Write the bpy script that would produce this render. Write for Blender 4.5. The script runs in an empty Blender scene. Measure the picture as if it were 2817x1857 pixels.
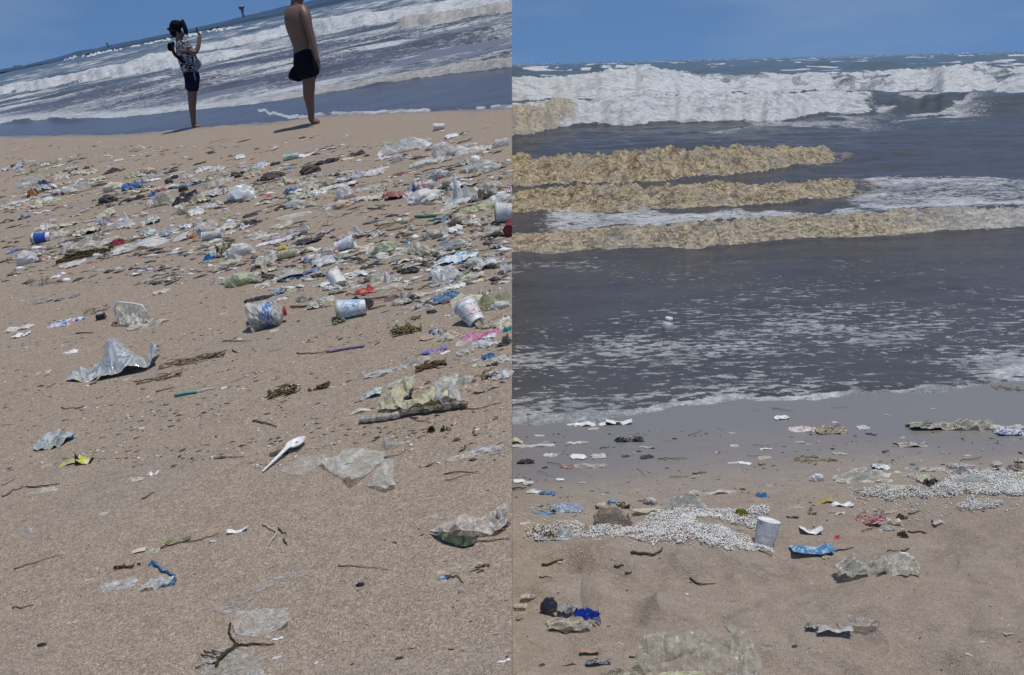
import bpy, bmesh, math, random
import numpy as np
from mathutils import Vector, Matrix
from mathutils.geometry import delaunay_2d_cdt

S = bpy.context.scene
COL = S.collection
R_ = math.radians

# ------------------------------------------------------------------ camera, sky, sun, exposure
# Two stretches of shore meet along one upright cut: the left beach lies on a bank that
# is tilted against the right one.  Each stretch is a frame (origin under the camera).
FPX, CX, CY = 2840.0, 1408.5, 928.5          # focal length and centre, in photo pixels

def axes(b, y0):
    z = np.array([b, 1.0, y0]); z /= np.linalg.norm(z)
    f = np.array([0, 0, -1.0]); y = f - f.dot(z) * z; y /= np.linalg.norm(y)
    return np.array([np.cross(y, z), y, z])

class Frame:
    def __init__(s, yc, b, H):
        s.yc, s.b, s.H = yc, b, H
        s.A = axes(b, (CY - yc) / FPX)
    def hor(s, px): return s.yc + s.b * (px - CX)
    def g(s, px, py, z=0.0):                    # photo point -> point on the ground (height z)
        d = s.A @ np.array([(px - CX) / FPX, -(py - CY) / FPX, -1.0])
        t = -(s.H - z) / d[2]
        return np.array([t * d[0], t * d[1], z])
    def at(s, px, py, Y):                       # photo point -> point at ground distance Y
        d = s.A @ np.array([(px - CX) / FPX, -(py - CY) / FPX, -1.0])
        t = Y / d[1]
        return np.array([t * d[0], Y, s.H + t * d[2]])
    def proj(s, x, y, z):
        p = np.stack([x, y, z - s.H], -1) @ s.A
        return CX - FPX * p[..., 0] / p[..., 2], CY + FPX * p[..., 1] / p[..., 2]
    def ppm(s, px, py):                          # photo pixels per metre, foreshortening
        d = s.A @ np.array([(px - CX) / FPX, -(py - CY) / FPX, -1.0])
        t = -s.H / d[2]
        return FPX / t, -d[2] / np.linalg.norm(d)
    def finish(s, Rw, C):
        m = np.eye(4); m[:3, :3] = Rw @ s.A.T; m[:3, 3] = C - s.H * (Rw @ s.A[2])
        s.M = Matrix(m.tolist())
        a, b = s.g(CX, 1500), s.g(CX, 700)
        s.sd = (b - a)[:2] / np.linalg.norm((b - a)[:2])
        s.so = a[:2] - s.sd * a[:2].dot(s.sd)

FR = Frame(176.0, -0.0249, 1.5)
FL = Frame(-97.0, -0.208, 1.5)
RW = FR.A.copy(); CAM = np.array([0, 0, 1.5])
FR.finish(RW, CAM); FL.finish(RW, CAM)
SEAM_CO = Vector(CAM); SEAM_NO = Vector(RW @ np.array([1.0, 0, 0]))   # points to the right half

cd = bpy.data.cameras.new('camera'); cam = bpy.data.objects.new('camera', cd); COL.objects.link(cam)
cd.sensor_width = 36; cd.lens = 36 * FPX / 2817; cd.clip_start = 0.05; cd.clip_end = 30000
m4 = np.eye(4); m4[:3, :3] = RW; m4[:3, 3] = CAM
cam.matrix_world = Matrix(m4.tolist()); S.camera = cam

SUN_EL, SUN_AZ = R_(78), R_(112)                  # azimuth from straight ahead towards the right
w = bpy.data.worlds.new("World"); S.world = w; w.use_nodes = True
nt = w.node_tree; nt.nodes.clear()
sky = nt.nodes.new('ShaderNodeTexSky'); sky.sky_type = 'NISHITA'; sky.sun_disc = False
sky.sun_elevation = SUN_EL; sky.sun_rotation = SUN_AZ
sky.altitude = 0; sky.air_density = 1.0; sky.dust_density = 0.0; sky.ozone_density = 5.0
tint = nt.nodes.new('ShaderNodeMix'); tint.data_type = 'RGBA'; tint.blend_type = 'MULTIPLY'
tint.inputs[0].default_value = 1; tint.inputs[7].default_value = (0.80, 0.92, 1.0, 1)
gm = nt.nodes.new('ShaderNodeGamma'); gm.inputs[1].default_value = 1.0
tc = nt.nodes.new('ShaderNodeTexCoord'); mp = nt.nodes.new('ShaderNodeMapping')
mp.inputs['Scale'].default_value = (1.6, 1.6, 7.0); mp.inputs['Location'].default_value = (0.3, 0.1, 0.0)
no = nt.nodes.new('ShaderNodeTexNoise'); no.inputs['Scale'].default_value = 1.7; no.inputs['Detail'].default_value = 6
cr = nt.nodes.new('ShaderNodeValToRGB'); cr.color_ramp.elements[0].position = .47; cr.color_ramp.elements[1].position = .86
cr.color_ramp.elements[1].color = (.5, .5, .5, 1)
mc = nt.nodes.new('ShaderNodeMix'); mc.data_type = 'RGBA'; mc.inputs[7].default_value = (3.6, 4.4, 5.4, 1)
bg = nt.nodes.new('ShaderNodeBackground'); bg.inputs['Strength'].default_value = 0.108
wo = nt.nodes.new('ShaderNodeOutputWorld')
L = nt.links.new
lift = nt.nodes.new('ShaderNodeVectorMath'); lift.operation = 'ADD'; lift.inputs[1].default_value = (0, 0, .32)
L(tc.outputs['Generated'], lift.inputs[0]); L(lift.outputs[0], sky.inputs[0])
L(sky.outputs[0], gm.inputs[0]); L(gm.outputs[0], tint.inputs[6]); L(tc.outputs['Generated'], mp.inputs[0]); L(mp.outputs[0], no.inputs['Vector'])
L(no.outputs[0], cr.inputs[0]); L(cr.outputs[0], mc.inputs[0]); L(tint.outputs[2], mc.inputs[6])
L(mc.outputs[2], bg.inputs[0]); L(bg.outputs[0], wo.inputs[0])

sl = bpy.data.lights.new('sun', 'SUN'); sl.energy = 3.2; sl.angle = R_(0.53); sl.color = (1, .95, .88)
so = bpy.data.objects.new('sun', sl); COL.objects.link(so)
sdir = Vector((math.sin(SUN_AZ) * math.cos(SUN_EL), math.cos(SUN_AZ) * math.cos(SUN_EL), math.sin(SUN_EL)))
so.rotation_euler = sdir.to_track_quat('Z', 'Y').to_euler(); so.location = (5, 5, 30)
S.view_settings.view_transform = 'Standard'; S.view_settings.look = 'None'
S.view_settings.gamma = 1; S.view_settings.exposure = -0.1
S.render.engine = 'CYCLES'
S.cycles.transparent_max_bounces = 16

# ------------------------------------------------------------------ noise (numpy)
def _h(ix, iy, s):
    n = (ix.astype(np.int64) * 374761393 + iy.astype(np.int64) * 668265263 + s * 1442695041) & 0xffffffff
    n = ((n ^ (n >> 13)) * 1274126177) & 0xffffffff
    return ((n ^ (n >> 16)) & 0xffff) / 65535.0
def vn(x, y, s=0):
    x = np.asarray(x, float); y = np.asarray(y, float)
    ix, iy = np.floor(x), np.floor(y); fx, fy = x - ix, y - iy
    fx = fx * fx * fx * (fx * (fx * 6 - 15) + 10); fy = fy * fy * fy * (fy * (fy * 6 - 15) + 10)
    a, b, c, d = _h(ix, iy, s), _h(ix + 1, iy, s), _h(ix, iy + 1, s), _h(ix + 1, iy + 1, s)
    return (a * (1 - fx) + b * fx) * (1 - fy) + (c * (1 - fx) + d * fx) * fy
def fbm(x, y, s=0, o=4):                          # about -1..1
    r, a, t = 0, 1, 0
    for i in range(o):
        r = r + a * (vn(x, y, s + i * 17) * 2 - 1); t += a; a *= .5
        x, y = x * 2.03 + 11.3, y * 2.03 + 5.7
    return r / t * 1.5
def rid(x, y, s=0, o=3):                          # ridged, 0..1
    r, a, t = 0, 1, 0
    for i in range(o):
        r = r + a * (1 - np.abs(vn(x, y, s + i * 13) * 2 - 1)) ** 1.6; t += a; a *= .5
        x, y = x * 2.1 + 3.1, y * 2.1 + 7.7
    return r / t
def ss(a, b, x):
    t = np.clip((x - a) / (b - a), 0, 1); return t * t * (3 - 2 * t)
def tab(pts):
    xs = [p[0] for p in pts]; ys = [p[1] for p in pts]
    return lambda x: np.interp(x, xs, ys)

# ------------------------------------------------------------------ materials
MATS = {}
class Nodes:
    def __init__(s, name):
        s.m = bpy.data.materials.new(name); s.m.use_nodes = True; s.t = s.m.node_tree; s.t.nodes.clear()
        s.out = s.n('ShaderNodeOutputMaterial')
    def n(s, ty, ins=None, **kw):
        d = s.t.nodes.new(ty)
        for k, v in kw.items(): setattr(d, k, v)
        for k, v in (ins or {}).items():
            if isinstance(v, bpy.types.NodeSocket): s.t.links.new(v, d.inputs[k])
            else: d.inputs[k].default_value = v
        return d
    def obj(s, scale=(1, 1, 1), rot=(0, 0, 0), src='Object'):
        c = s.n('ShaderNodeTexCoord')
        return s.n('ShaderNodeMapping', {0: c.outputs[src], 'Scale': scale, 'Rotation': rot}).outputs[0]
    def noise(s, vec, scale, detail=3, rough=.5, dist=0):
        return s.n('ShaderNodeTexNoise', {'Vector': vec, 'Scale': scale, 'Detail': detail, 'Roughness': rough, 'Distortion': dist}).outputs[0]
    def ramp(s, fac, stops, interp='LINEAR'):
        r = s.n('ShaderNodeValToRGB', {0: fac}); e = r.color_ramp; e.interpolation = interp
        while len(e.elements) < len(stops): e.elements.new(0.5)
        for el, (p, c) in zip(e.elements, stops):
            el.position = p; el.color = (c, c, c, 1) if isinstance(c, (int, float)) else (*c, 1)
        return r.outputs[0]
    def mix(s, f, a, b, bt='MIX'):
        n = s.n('ShaderNodeMix', {0: f}, data_type='RGBA', blend_type=bt)
        for k, v in ((6, a), (7, b)):
            if isinstance(v, bpy.types.NodeSocket): s.t.links.new(v, n.inputs[k])
            else: n.inputs[k].default_value = (*v, 1)
        return n.outputs[2]
    def math(s, op, a, b=0.0, c=0.0, clamp=False):
        return s.n('ShaderNodeMath', {0: a, 1: b, 2: c}, operation=op, use_clamp=clamp).outputs[0]
    def attr(s, name): return s.n('ShaderNodeAttribute', attribute_name=name).outputs['Fac']
    def bump(s, h, st=1, dist=.01, nrm=None):
        d = {'Height': h, 'Strength': st, 'Distance': dist}
        if nrm: d['Normal'] = nrm
        return s.n('ShaderNodeBump', d).outputs[0]
    def bsdf(s, **kw):
        d = {}
        for k, v in kw.items():
            k = {'color': 'Base Color', 'rough': 'Roughness', 'normal': 'Normal', 'metal': 'Metallic', 'spec': 'Specular IOR Level',
                 'sss': 'Subsurface Weight', 'coat': 'Coat Weight', 'ior': 'IOR'}[k]
            if k == 'Base Color' and isinstance(v, tuple): v = (*v, 1)
            d[k] = v
        return s.n('ShaderNodeBsdfPrincipled', d).outputs[0]
    def done(s, sh): s.t.links.new(sh, s.out.inputs[0]); return s.m

def solid(col, rough=.6, var=.15, spec=.3):
    k = ('s', col, rough, var)
    if k not in MATS:
        N = Nodes('painted_surface'); v = N.obj(src='Generated')
        f = N.noise(v, 7, 5)
        c = N.mix(N.ramp(f, [(.35, 0), (.7, 1)]), tuple(x * (1 - var) for x in col), tuple(min(1, x * (1 + var)) for x in col))
        dirt = N.mix(N.ramp(N.noise(v, 3.5, 5), [(.52, 0), (.70, .6)]), c, (.22, .18, .14))
        MATS[k] = N.done(N.bsdf(color=dirt, rough=rough, spec=spec, normal=N.bump(f, .3, .002)))
    return MATS[k]

def film(col=(.55, .56, .54), op=.55, rough=.22, tex='Generated', ln=.8):
    k = ('f', col, op, rough, ln)
    if k not in MATS:
        col = tuple(min(.85, x * k_) for x, k_ in zip(col, (1.06, 1.01, .91)))
        N = Nodes('plastic_film'); v = N.obj(src=tex)
        f = N.noise(v, 5, 6, .65, 1.6)
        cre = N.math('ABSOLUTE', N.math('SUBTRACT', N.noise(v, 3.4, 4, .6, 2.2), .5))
        line = N.ramp(cre, [(.0, 1), (.035, 0)])  # white crease lines: highlights painted into the colour, with some crease whitening
        up = tuple(min(.9, x * 1.45) for x in col)
        c = N.mix(N.ramp(f, [(.36, 0), (.62, 1)]), tuple(x * .80 for x in col), up)
        dirt = N.mix(N.ramp(N.noise(v, 3, 6, .6), [(.46, 0), (.64, .62)]), c, (.29, .235, .175))
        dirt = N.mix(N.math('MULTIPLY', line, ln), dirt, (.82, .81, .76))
        b = N.bsdf(color=dirt, rough=rough + .06, spec=.5, normal=N.bump(N.math('ADD', f, N.math('MULTIPLY', line, .25)), .30, .010))
        tr = N.n('ShaderNodeBsdfTranslucent', {0: (*up, 1)}).outputs[0]
        b2 = N.n('ShaderNodeMixShader', {0: .18, 1: b, 2: tr}).outputs[0]
        t = N.n('ShaderNodeBsdfTransparent').outputs[0]
        lw = N.n('ShaderNodeLayerWeight', {'Blend': .35}).outputs['Facing']
        fac = N.math('ADD', N.ramp(N.noise(v, 4, 4), [(.35, max(0, op - .32)), (.65, min(1, op + .12))]), N.math('MULTIPLY', lw, .35))
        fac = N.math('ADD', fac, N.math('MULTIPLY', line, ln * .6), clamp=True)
        MATS[k] = N.done(N.n('ShaderNodeMixShader', {0: fac, 1: t, 2: b2}).outputs[0])
    return MATS[k]

def printed(cols, scale=3.0, rough=.3, seed=0, stretch=(1, 1, 1), foil=0.0, coord='Generated', coat=.3):
    k = ('p', tuple(cols), scale, seed, stretch, foil)
    if k not in MATS:
        N = Nodes('printed_film')
        c = N.n('ShaderNodeTexCoord')
        mpn = N.n('ShaderNodeMapping', {0: c.outputs[coord], 'Scale': stretch, 'Location': (seed * 1.7, seed * .9, 0)})
        f = N.noise(mpn.outputs[0], scale, 1.5, .5, .6)
        n = len(cols); lo, hi = .36, .64
        st = [(0 if i == 0 else lo + (hi - lo) * i / n, cols[i]) for i in range(n)]
        cc = N.ramp(f, st, 'CONSTANT')
        cr_ = N.noise(N.obj(src='Generated'), 6, 5, .65, 1.6)
        cc = N.mix(N.ramp(cr_, [(.3, .25), (.62, 0)]), cc, (.20, .17, .14))
        MATS[k] = N.done(N.bsdf(color=cc, rough=rough, metal=foil, spec=.5, normal=N.bump(cr_, .7, .006)))
    return MATS[k]

def organic(col=(.09, .06, .035)):
    k = ('o', col)
    if k not in MATS:
        N = Nodes('dead_plant'); f = N.noise(N.obj(src='Generated'), 18, 4)
        c = N.mix(f, tuple(x * .5 for x in col), tuple(x * 1.6 for x in col))
        MATS[k] = N.done(N.bsdf(color=c, rough=.8, spec=.2, normal=N.bump(f, .6, .003)))
    return MATS[k]

def sand_mat(name, grain, tone_a, tone_b, speck, lum):
    N = Nodes(name); v = N.obj()
    big = N.ramp(N.noise(N.obj((1, 2.2, 1)), 1.1, 5, .55), [(.35, 0), (.68, 1)])
    c = N.mix(big, tone_a, tone_b)
    mid = N.noise(N.obj((1, 1.6, 1)), 14, 5, .6)
    c = N.mix(N.ramp(mid, [(.40, .42), (.60, 0)]), c, tuple(x * .74 for x in tone_a))
    g = N.noise(v, 118, 2.0, .5, 1.6)
    g2 = N.noise(v, 260, 2, .6)
    c = N.mix(N.ramp(g, [(.38, grain), (.52, 0)]), c, tuple(x * .40 for x in tone_a))
    c = N.mix(N.ramp(g, [(.52, 0), (.66, grain * .75)]), c, tuple(min(.9, x * 1.75) for x in tone_b))
    c = N.mix(N.ramp(g2, [(.30, .5), (.42, 0)]), c, (.07, .06, .06))
    c = N.mix(N.ramp(g2, [(.66, 0), (.74, speck)]), c, (.75, .7, .62))
    wet = N.attr('wet')
    cw = N.mix(.82, c, lum)
    c = N.mix(wet, c, cw)
    rough = N.math('MULTIPLY_ADD', wet, -.72, .93)
    h = N.math('ADD', N.math('MULTIPLY', mid, 1.1), N.math('MULTIPLY', g, .35))
    bs = N.math('MULTIPLY_ADD', wet, -.93, .95)
    nb = N.n('ShaderNodeBump', {'Height': h, 'Strength': bs, 'Distance': .012}).outputs[0]
    return N.done(N.bsdf(color=c, rough=rough, normal=nb, spec=N.math('MULTIPLY_ADD', wet, .45, .2)))

def sea_mat(name, shallow, deep, tanc, fleck_scale):
    N = Nodes(name); v = N.obj()
    c = N.mix(N.attr('deep'), shallow, deep)
    sw = N.noise(N.obj((.5, 1.6, 1)), 1.3, 4, .6)
    c = N.mix(N.ramp(sw, [(.38, .55), (.62, 0)]), c, tuple(x * .55 for x in shallow))
    chop = N.noise(N.obj((1, 2.4, 1)), 7, 6, .62)
    chop2 = N.noise(N.obj((1, 2.0, 1)), 1.6, 5, .6)
    h = N.math('ADD', N.math('MULTIPLY', chop, .35), N.math('MULTIPLY', chop2, .9))
    calm = N.attr('calm')
    wn = N.n('ShaderNodeBump', {'Height': h, 'Strength': N.math('MULTIPLY_ADD', calm, -.85, .9), 'Distance': .10}).outputs[0]
    water = N.bsdf(color=c, rough=.2, spec=.38, ior=1.33, normal=wn)
    # foam: where the mesh says so, broken up by cellular noise
    fo, ta = N.attr('foam'), N.attr('tan')
    d1 = N.noise(N.obj((1, 2.1, 1)), fleck_scale, 3, .55, .5)
    d2 = N.noise(N.obj((1, 1.2, 1)), fleck_scale * 2.6, 3, .6, 1.0)
    d3 = N.noise(N.obj((1, 2.6, 1)), fleck_scale * .22, 4, .6, .6)
    dn = N.math('ADD', N.math('ADD', N.math('MULTIPLY', d1, .62), N.math('MULTIPLY', d2, .2)), N.math('MULTIPLY_ADD', d3, .34, -.08))
    thr = N.math('SUBTRACT', N.math('MULTIPLY_ADD', fo, .62, dn), .78)
    mask = N.math('MULTIPLY', thr, 22.0, clamp=True)
    br = N.noise(v, 9, 5, .65, 1.2)
    br2 = N.noise(v, 30, 4, .65, 1.5)
    fc = N.mix(N.ramp(br, [(.35, 0), (.6, 1)]), (.52, .54, .54), (.82, .82, .80))
    tc2 = N.mix(N.ramp(br2, [(.40, 0), (.60, 1)]), tuple(x * .42 for x in tanc), tanc)
    tc2 = N.mix(N.ramp(br, [(.42, .95), (.53, 0)]), tc2, (.13, .085, .04))  # brown debris spots, deepened to paint shade between the tan curls
    tc2 = N.mix(N.ramp(br2, [(.50, 0), (.66, .8)]), tc2, (.80, .72, .52))  # cream froth, doubling as pale highlights painted on the tan foam
    fc = N.mix(ta, fc, tc2)
    fc = N.mix(N.ramp(fo, [(.44, .5), (.60, 0)]), fc, (.32, .31, .29))
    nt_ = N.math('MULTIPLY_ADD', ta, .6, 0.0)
    fc = N.mix(N.math('MULTIPLY', N.ramp(N.noise(N.obj((1, 1.4, 1)), 1.5, 6, .7, 1.2), [(.40, .75), (.50, 0)]), N.math('SUBTRACT', 1.0, nt_)), fc, (.30, .32, .32))  # broad grey mottles: crevice shade painted in, plus darker water between
    fc = N.mix(N.math('MULTIPLY', N.ramp(N.noise(v, 4.6, 5, .7, 1.6), [(.38, .6), (.47, 0)]), N.math('SUBTRACT', 1.0, nt_)), fc, (.34, .35, .35))  # finer mottles, crevice shade again put into the foam colour
    fb = N.bump(N.math('ADD', br, N.math('MULTIPLY', br2, .6)), 1.0, .06)
    foam = N.bsdf(color=fc, rough=.55, spec=.35, normal=fb)
    return N.done(N.n('ShaderNodeMixShader', {0: mask, 1: water, 2: foam}).outputs[0])

# ------------------------------------------------------------------ object helpers
def tag(o, label=None, cat=None, group=None, kind=None):
    if label: o['label'] = label
    if cat: o['category'] = cat
    if group: o['group'] = group
    if kind: o['kind'] = kind
    return o
def mesh_of(name, vs, fs, mat=None, smooth=False):
    me = bpy.data.meshes.new(name)
    me.from_pydata([tuple(map(float, v)) for v in vs], [], [tuple(map(int, f)) for f in fs])
    if mat: me.materials.append(mat)
    if smooth: me.polygons.foreach_set('use_smooth', [True] * len(me.polygons))
    me.update(); return me
def ob(name, me, parent=None, mw=None):
    o = bpy.data.objects.new(name, me); COL.objects.link(o)
    if parent is not None: o.parent = parent
    if mw is not None: o.matrix_world = mw
    return o
def empty(name, mw): return ob(name, None, None, mw)
def frame_m(F, p, rz=0.0, sc=(1, 1, 1), extra=None):
    m = F.M @ Matrix.Translation(Vector(p)) @ Matrix.Rotation(rz, 4, 'Z')
    if extra is not None: m = m @ extra
    return m @ Matrix.Diagonal((*sc, 1))
def grid_mesh(name, X, Y, Z, mat, attrs=None, smooth=True, keep=None):
    nr, nc = X.shape
    me = bpy.data.meshes.new(name)
    i = np.arange(nr * nc).reshape(nr, nc)
    q = np.stack([i[:-1, :-1], i[:-1, 1:], i[1:, 1:], i[1:, :-1]], -1).reshape(-1, 4)
    if keep is not None:
        kk = (keep[:-1, :-1] | keep[:-1, 1:] | keep[1:, 1:] | keep[1:, :-1]).reshape(-1); q = q[kk]
    p0, p1, p3 = (np.array([X.flat[a], Y.flat[a]]) for a in (q[0][0], q[0][1], q[0][3]))
    if (p1 - p0)[0] * (p3 - p0)[1] - (p1 - p0)[1] * (p3 - p0)[0] < 0: q = q[:, ::-1]
    me.vertices.add(nr * nc); me.vertices.foreach_set('co', np.stack([X, Y, Z], -1).astype(np.float32).ravel())
    me.loops.add(q.size); me.loops.foreach_set('vertex_index', q.astype(np.int32).ravel())
    me.polygons.add(len(q)); me.polygons.foreach_set('loop_start', np.arange(0, q.size, 4, dtype=np.int32))
    me.polygons.foreach_set('loop_total', np.full(len(q), 4, np.int32))
    me.update(calc_edges=True); me.validate()
    me.polygons.foreach_set('use_smooth', np.full(len(me.polygons), smooth))
    for k, a in (attrs or {}).items():
        at = me.attributes.new(k, 'FLOAT', 'POINT'); at.data.foreach_set('value', a.astype(np.float32).ravel())
    me.materials.append(mat); return me
def cut_at_seam(o, F):                           # trim a thing that would reach over the cut between the stretches
    bpy.context.view_layer.update()
    for p in [o] + list(o.children_recursive):
        if p.type != 'MESH': continue
        mw = p.matrix_world; wi = mw.inverted()
        ds = [(mw @ v.co - SEAM_CO).dot(SEAM_NO) for v in p.data.vertices]
        sgn = -1 if F is FL else 1
        if all(d * sgn >= 0 for d in ds): continue
        if p.data.users > 1: p.data = p.data.copy()
        bm = bmesh.new(); bm.from_mesh(p.data)
        co = wi @ SEAM_CO; n = (mw.to_3x3().transposed() @ SEAM_NO)
        bmesh.ops.bisect_plane(bm, geom=bm.verts[:] + bm.edges[:] + bm.faces[:], plane_co=co, plane_no=n,
                               clear_outer=(F is FL), clear_inner=(F is FR))
        bm.to_mesh(p.data); bm.free()

# ------------------------------------------------------------------ ground relief
def hL(x, y):
    x = np.asarray(x, float); y = np.asarray(y, float)
    near = np.clip(1 - y / 14, 0, 1)
    t = y - .25 * x
    return (fbm(x * .9, t * .9, 5, 3) * .020 + fbm(x * 3.2, y * 4.0, 9, 3) * .006 + fbm(x * 11, y * 13, 19, 3) * .0028) * near \
        - .022 * ss(4.2, 4.45, t + .12 * fbm(x * 1.5, y * .2, 3, 3)) + .022
def hR(x, y):
    x = np.asarray(x, float); y = np.asarray(y, float)
    near = 1 - ss(2.75, 3.5, y)
    m = fbm(x * 2.2, y * 2.6, 41, 4)
    return (m * .085 - np.maximum(0, fbm(x * 3.0 + 3, y * 3.4, 43, 2) - .15) ** .8 * .075 + fbm(x * 14, y * 16, 47, 3) * .003) * (near * .95 + .05) * ss(7.0, 3.2, y) + .002
def rows_cols(F, side, qs, ncol, fan, fan_out, nout):
    """polar fan about a point of the cut line; column 0 is the cut itself"""
    r = F.H * FPX / np.asarray(qs)
    a = np.concatenate([np.linspace(0, fan, ncol), np.linspace(fan, fan_out, nout + 1)[1:]])
    a = a * side
    c, s = np.cos(a), np.sin(a)
    dx = F.sd[0] * c - F.sd[1] * s; dy = F.sd[0] * s + F.sd[1] * c
    X = F.so[0] + r[:, None] * dx[None]; Y = F.so[1] + r[:, None] * dy[None]
    return X, Y

def snap0(F, X, Y, Z):                           # keep the first column exactly on the cut
    n2 = np.array([-F.sd[1], F.sd[0]])
    xc = np.stack([X[:, 0], Y[:, 0], Z[:, 0] - F.H], -1) @ F.A[:, 0]
    k = -xc / n2.dot(F.A[:2, 0])
    X[:, 0] += k * n2[0]; Y[:, 0] += k * n2[1]
# ------------------------------------------------------------------ the ground and the sea
def fan_angle(F, px, pys):
    m = 0
    for py in pys:
        p = F.g(px, py)[:2] - F.so
        c = abs(math.atan2(p[0] * F.sd[1] - p[1] * F.sd[0], p.dot(F.sd)))
        m = max(m, c)
    return m
def safe_proj(F, X, Y, Z):
    px, py = F.proj(X, Y, Z)
    return np.clip(px, -900, 3700), py

SAND_L = sand_mat('dry_sand', .62, (.375, .297, .218), (.385, .312, .238), .5, (.15, .15, .17))
SAND_R = sand_mat('damp_sand', .22, (.335, .272, .212), (.362, .302, .238), .3, (.20, .185, .17))

# --- right stretch
shoreR = tab([(1200, 1172), (1410, 1163), (1500, 1160), (1600, 1150), (1750, 1133), (2000, 1106), (2200, 1095), (2420, 1084), (2650, 1068), (2817, 1052), (3200, 1020)])
def buildR():
    aR = fan_angle(FR, 2817, (1857, 1400, 900, 400, 250)) + .04
    qs = np.concatenate([np.geomspace(5200, 1750, 24)[:-1], np.arange(1750, 900, -3.4), np.geomspace(900, 640, 22)])
    X, Y = rows_cols(FR, -1, qs, 520, aR, aR + .5, 16)
    px, py = safe_proj(FR, X, Y, 0 * X)
    Z = hR(X, Y)
    d = py - shoreR(px)
    wet = 1 - ss(95, 300, d + 55 * fbm(X * .9, Y * 1.5, 77, 4))
    Z = Z * (1 - .8 * wet)
    snap0(FR, X, Y, Z)
    grid = grid_mesh('sand_right', X, Y, Z, SAND_R, {'wet': wet})
    tag(ob('sand_beach', grid, mw=FR.M), kind='structure')
    # sea
    qs = np.concatenate([np.arange(1060, 300, -2.1), np.arange(300, 24, -1.0), np.geomspace(24, .9, 60), [.3]])
    X, Y = rows_cols(FR, -1, qs, 500, aR, aR + .4, 12)
    px, py = safe_proj(FR, X, Y, 0 * X)
    q = py - FR.hor(px); q = np.maximum(q, .5)
    D = FR.H * FPX / q
    Z = np.full_like(X, .006); foam = np.zeros_like(X); tan = np.zeros_like(X); calm = np.zeros_like(X)
    H = FR.H
    def band(bot, top, wf, wb, foamy, tanamt, seed, rough, end=None, start=None, lace=.55, wob=.25, both=0.):
        nonlocal Z, foam, tan
        yb = bot(px) + 5 * fbm(px / 90., px * 0 + seed, seed, 3)
        qb = np.maximum(yb - FR.hor(px), 1); db = H * FPX / qb
        yc = top(px) + 3 * fbm(px / 60., px * 0 + seed + 5, seed + 3, 4)
        dc = db + wf
        hc = H * (1 - np.maximum(yc - FR.hor(px), .5) / (H * FPX / dc))
        hc = np.maximum(hc, 0)
        s = D - db
        pr = ss(-.15 * wf, wf, s) ** .7 * (1 - ss(wf, wf + wb, s))
        amp = np.ones_like(px)
        if end is not None: amp = amp * (1 - ss(end[0], end[1], px + 25 * fbm(D, px / 50, seed + 9, 3)))
        if start is not None: amp = amp * ss(start[0], start[1], px)
        n1 = fbm(X * 1.4 / wf ** .5, Y * 1.2 / wf ** .5, seed, 4); n2 = rid(X * 4.5 / wf ** .5, Y * 4 / wf ** .5, seed + 2, 4) - .55
        cov = pr * amp
        Z += hc * pr * (amp if both == 0 else np.maximum(amp, both)) + cov ** .6 * rough * (n1 * .45 + n2 * 1.5) * hc
        f = ss(-.06 * wf, .06 * wf, s + wob * wf * .3 * n1) * (1 - ss(wf * .9, wf + wb * lace, s + wb * .3 * n1)) * amp
        foam = np.maximum(foam, f * foamy)
        tan = np.where(f > .05, np.maximum(tan, tanamt * ss(0, .3, f)), tan)
        return s, amp, wf
    # far swell
    sw = fbm(X * .05, Y * .09, 101, 3) * .5 + fbm(X * .16, Y * .3, 103, 3) * .22
    Z += sw * ss(60, 130, D) * (1 - ss(400, 900, D)) * 1.3
    cap = ss(.33, .58, fbm(X * .12, Y * .16, 107, 4)) * ss(48, 60, D)
    foam = np.maximum(foam, cap * .78)
    # back surf
    band(tab([(1200, 286), (1500, 280), (1800, 275), (2100, 262), (2450, 262), (2817, 262)]),
         tab([(1200, 216), (1410, 216), (1600, 206), (1690, 192), (1775, 180), (1820, 190), (1920, 206), (2112, 206), (2450, 197), (2600, 186), (2690, 178), (2760, 187), (3000, 190)]),
         6.0, 22, 1.05, 0, 21, .15, lace=.35)
    foam = np.where(py > 150, foam * (1 - .52 * ss(1700, 1950, px) * ss(206, 214, py) * ss(0, .35, fbm(px / 55., py / 4.0, 24, 4))), foam)
    # main breaker
    band(tab([(1200, 356), (1500, 355), (1700, 348), (1950, 343), (2112, 340), (2230, 326), (2380, 312), (2420, 308), (2817, 312)]),
         tab([(1200, 292), (1500, 283), (1750, 268), (2000, 262), (2200, 258), (2390, 254), (2600, 254), (2817, 257), (3100, 258)]),
         2.2, 6, 1.1, 0, 31, .20, end=(2340, 2430), both=.95, lace=.5)
    # lacy strands on the unbroken face and the apron in front of the breaker
    web = rid(px / 75., py / 26., 61, 3)
    foam = np.maximum(foam, .60 * ss(.02, .36, fbm(px / 150., (py + .05 * px) / 6., 61, 3)) * ss(2380, 2420, px) * (1 - ss(2620, 2860, px)) * ss(256, 262, py) * (1 - ss(330, 350, py)) * .95)
    foam = np.maximum(foam, .50 * ss(250, 262, py) * (1 - ss(352, 372, py + 14 * fbm(px / 90, py / 20, 63, 3))) * (1 - .5 * ss(2300, 2600, px)) * ss(-.2, .4, fbm(X * .8, Y * .5, 66, 3)))
    # tan surge at far left of this stretch
    band(tab([(1200, 388), (1410, 384), (1500, 372), (1560, 350)]), tab([(1200, 290), (1410, 292), (1480, 300), (1540, 330)]), 1.6, 2.5, 1.0, .85, 35, .35, end=(1500, 1600))
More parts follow.
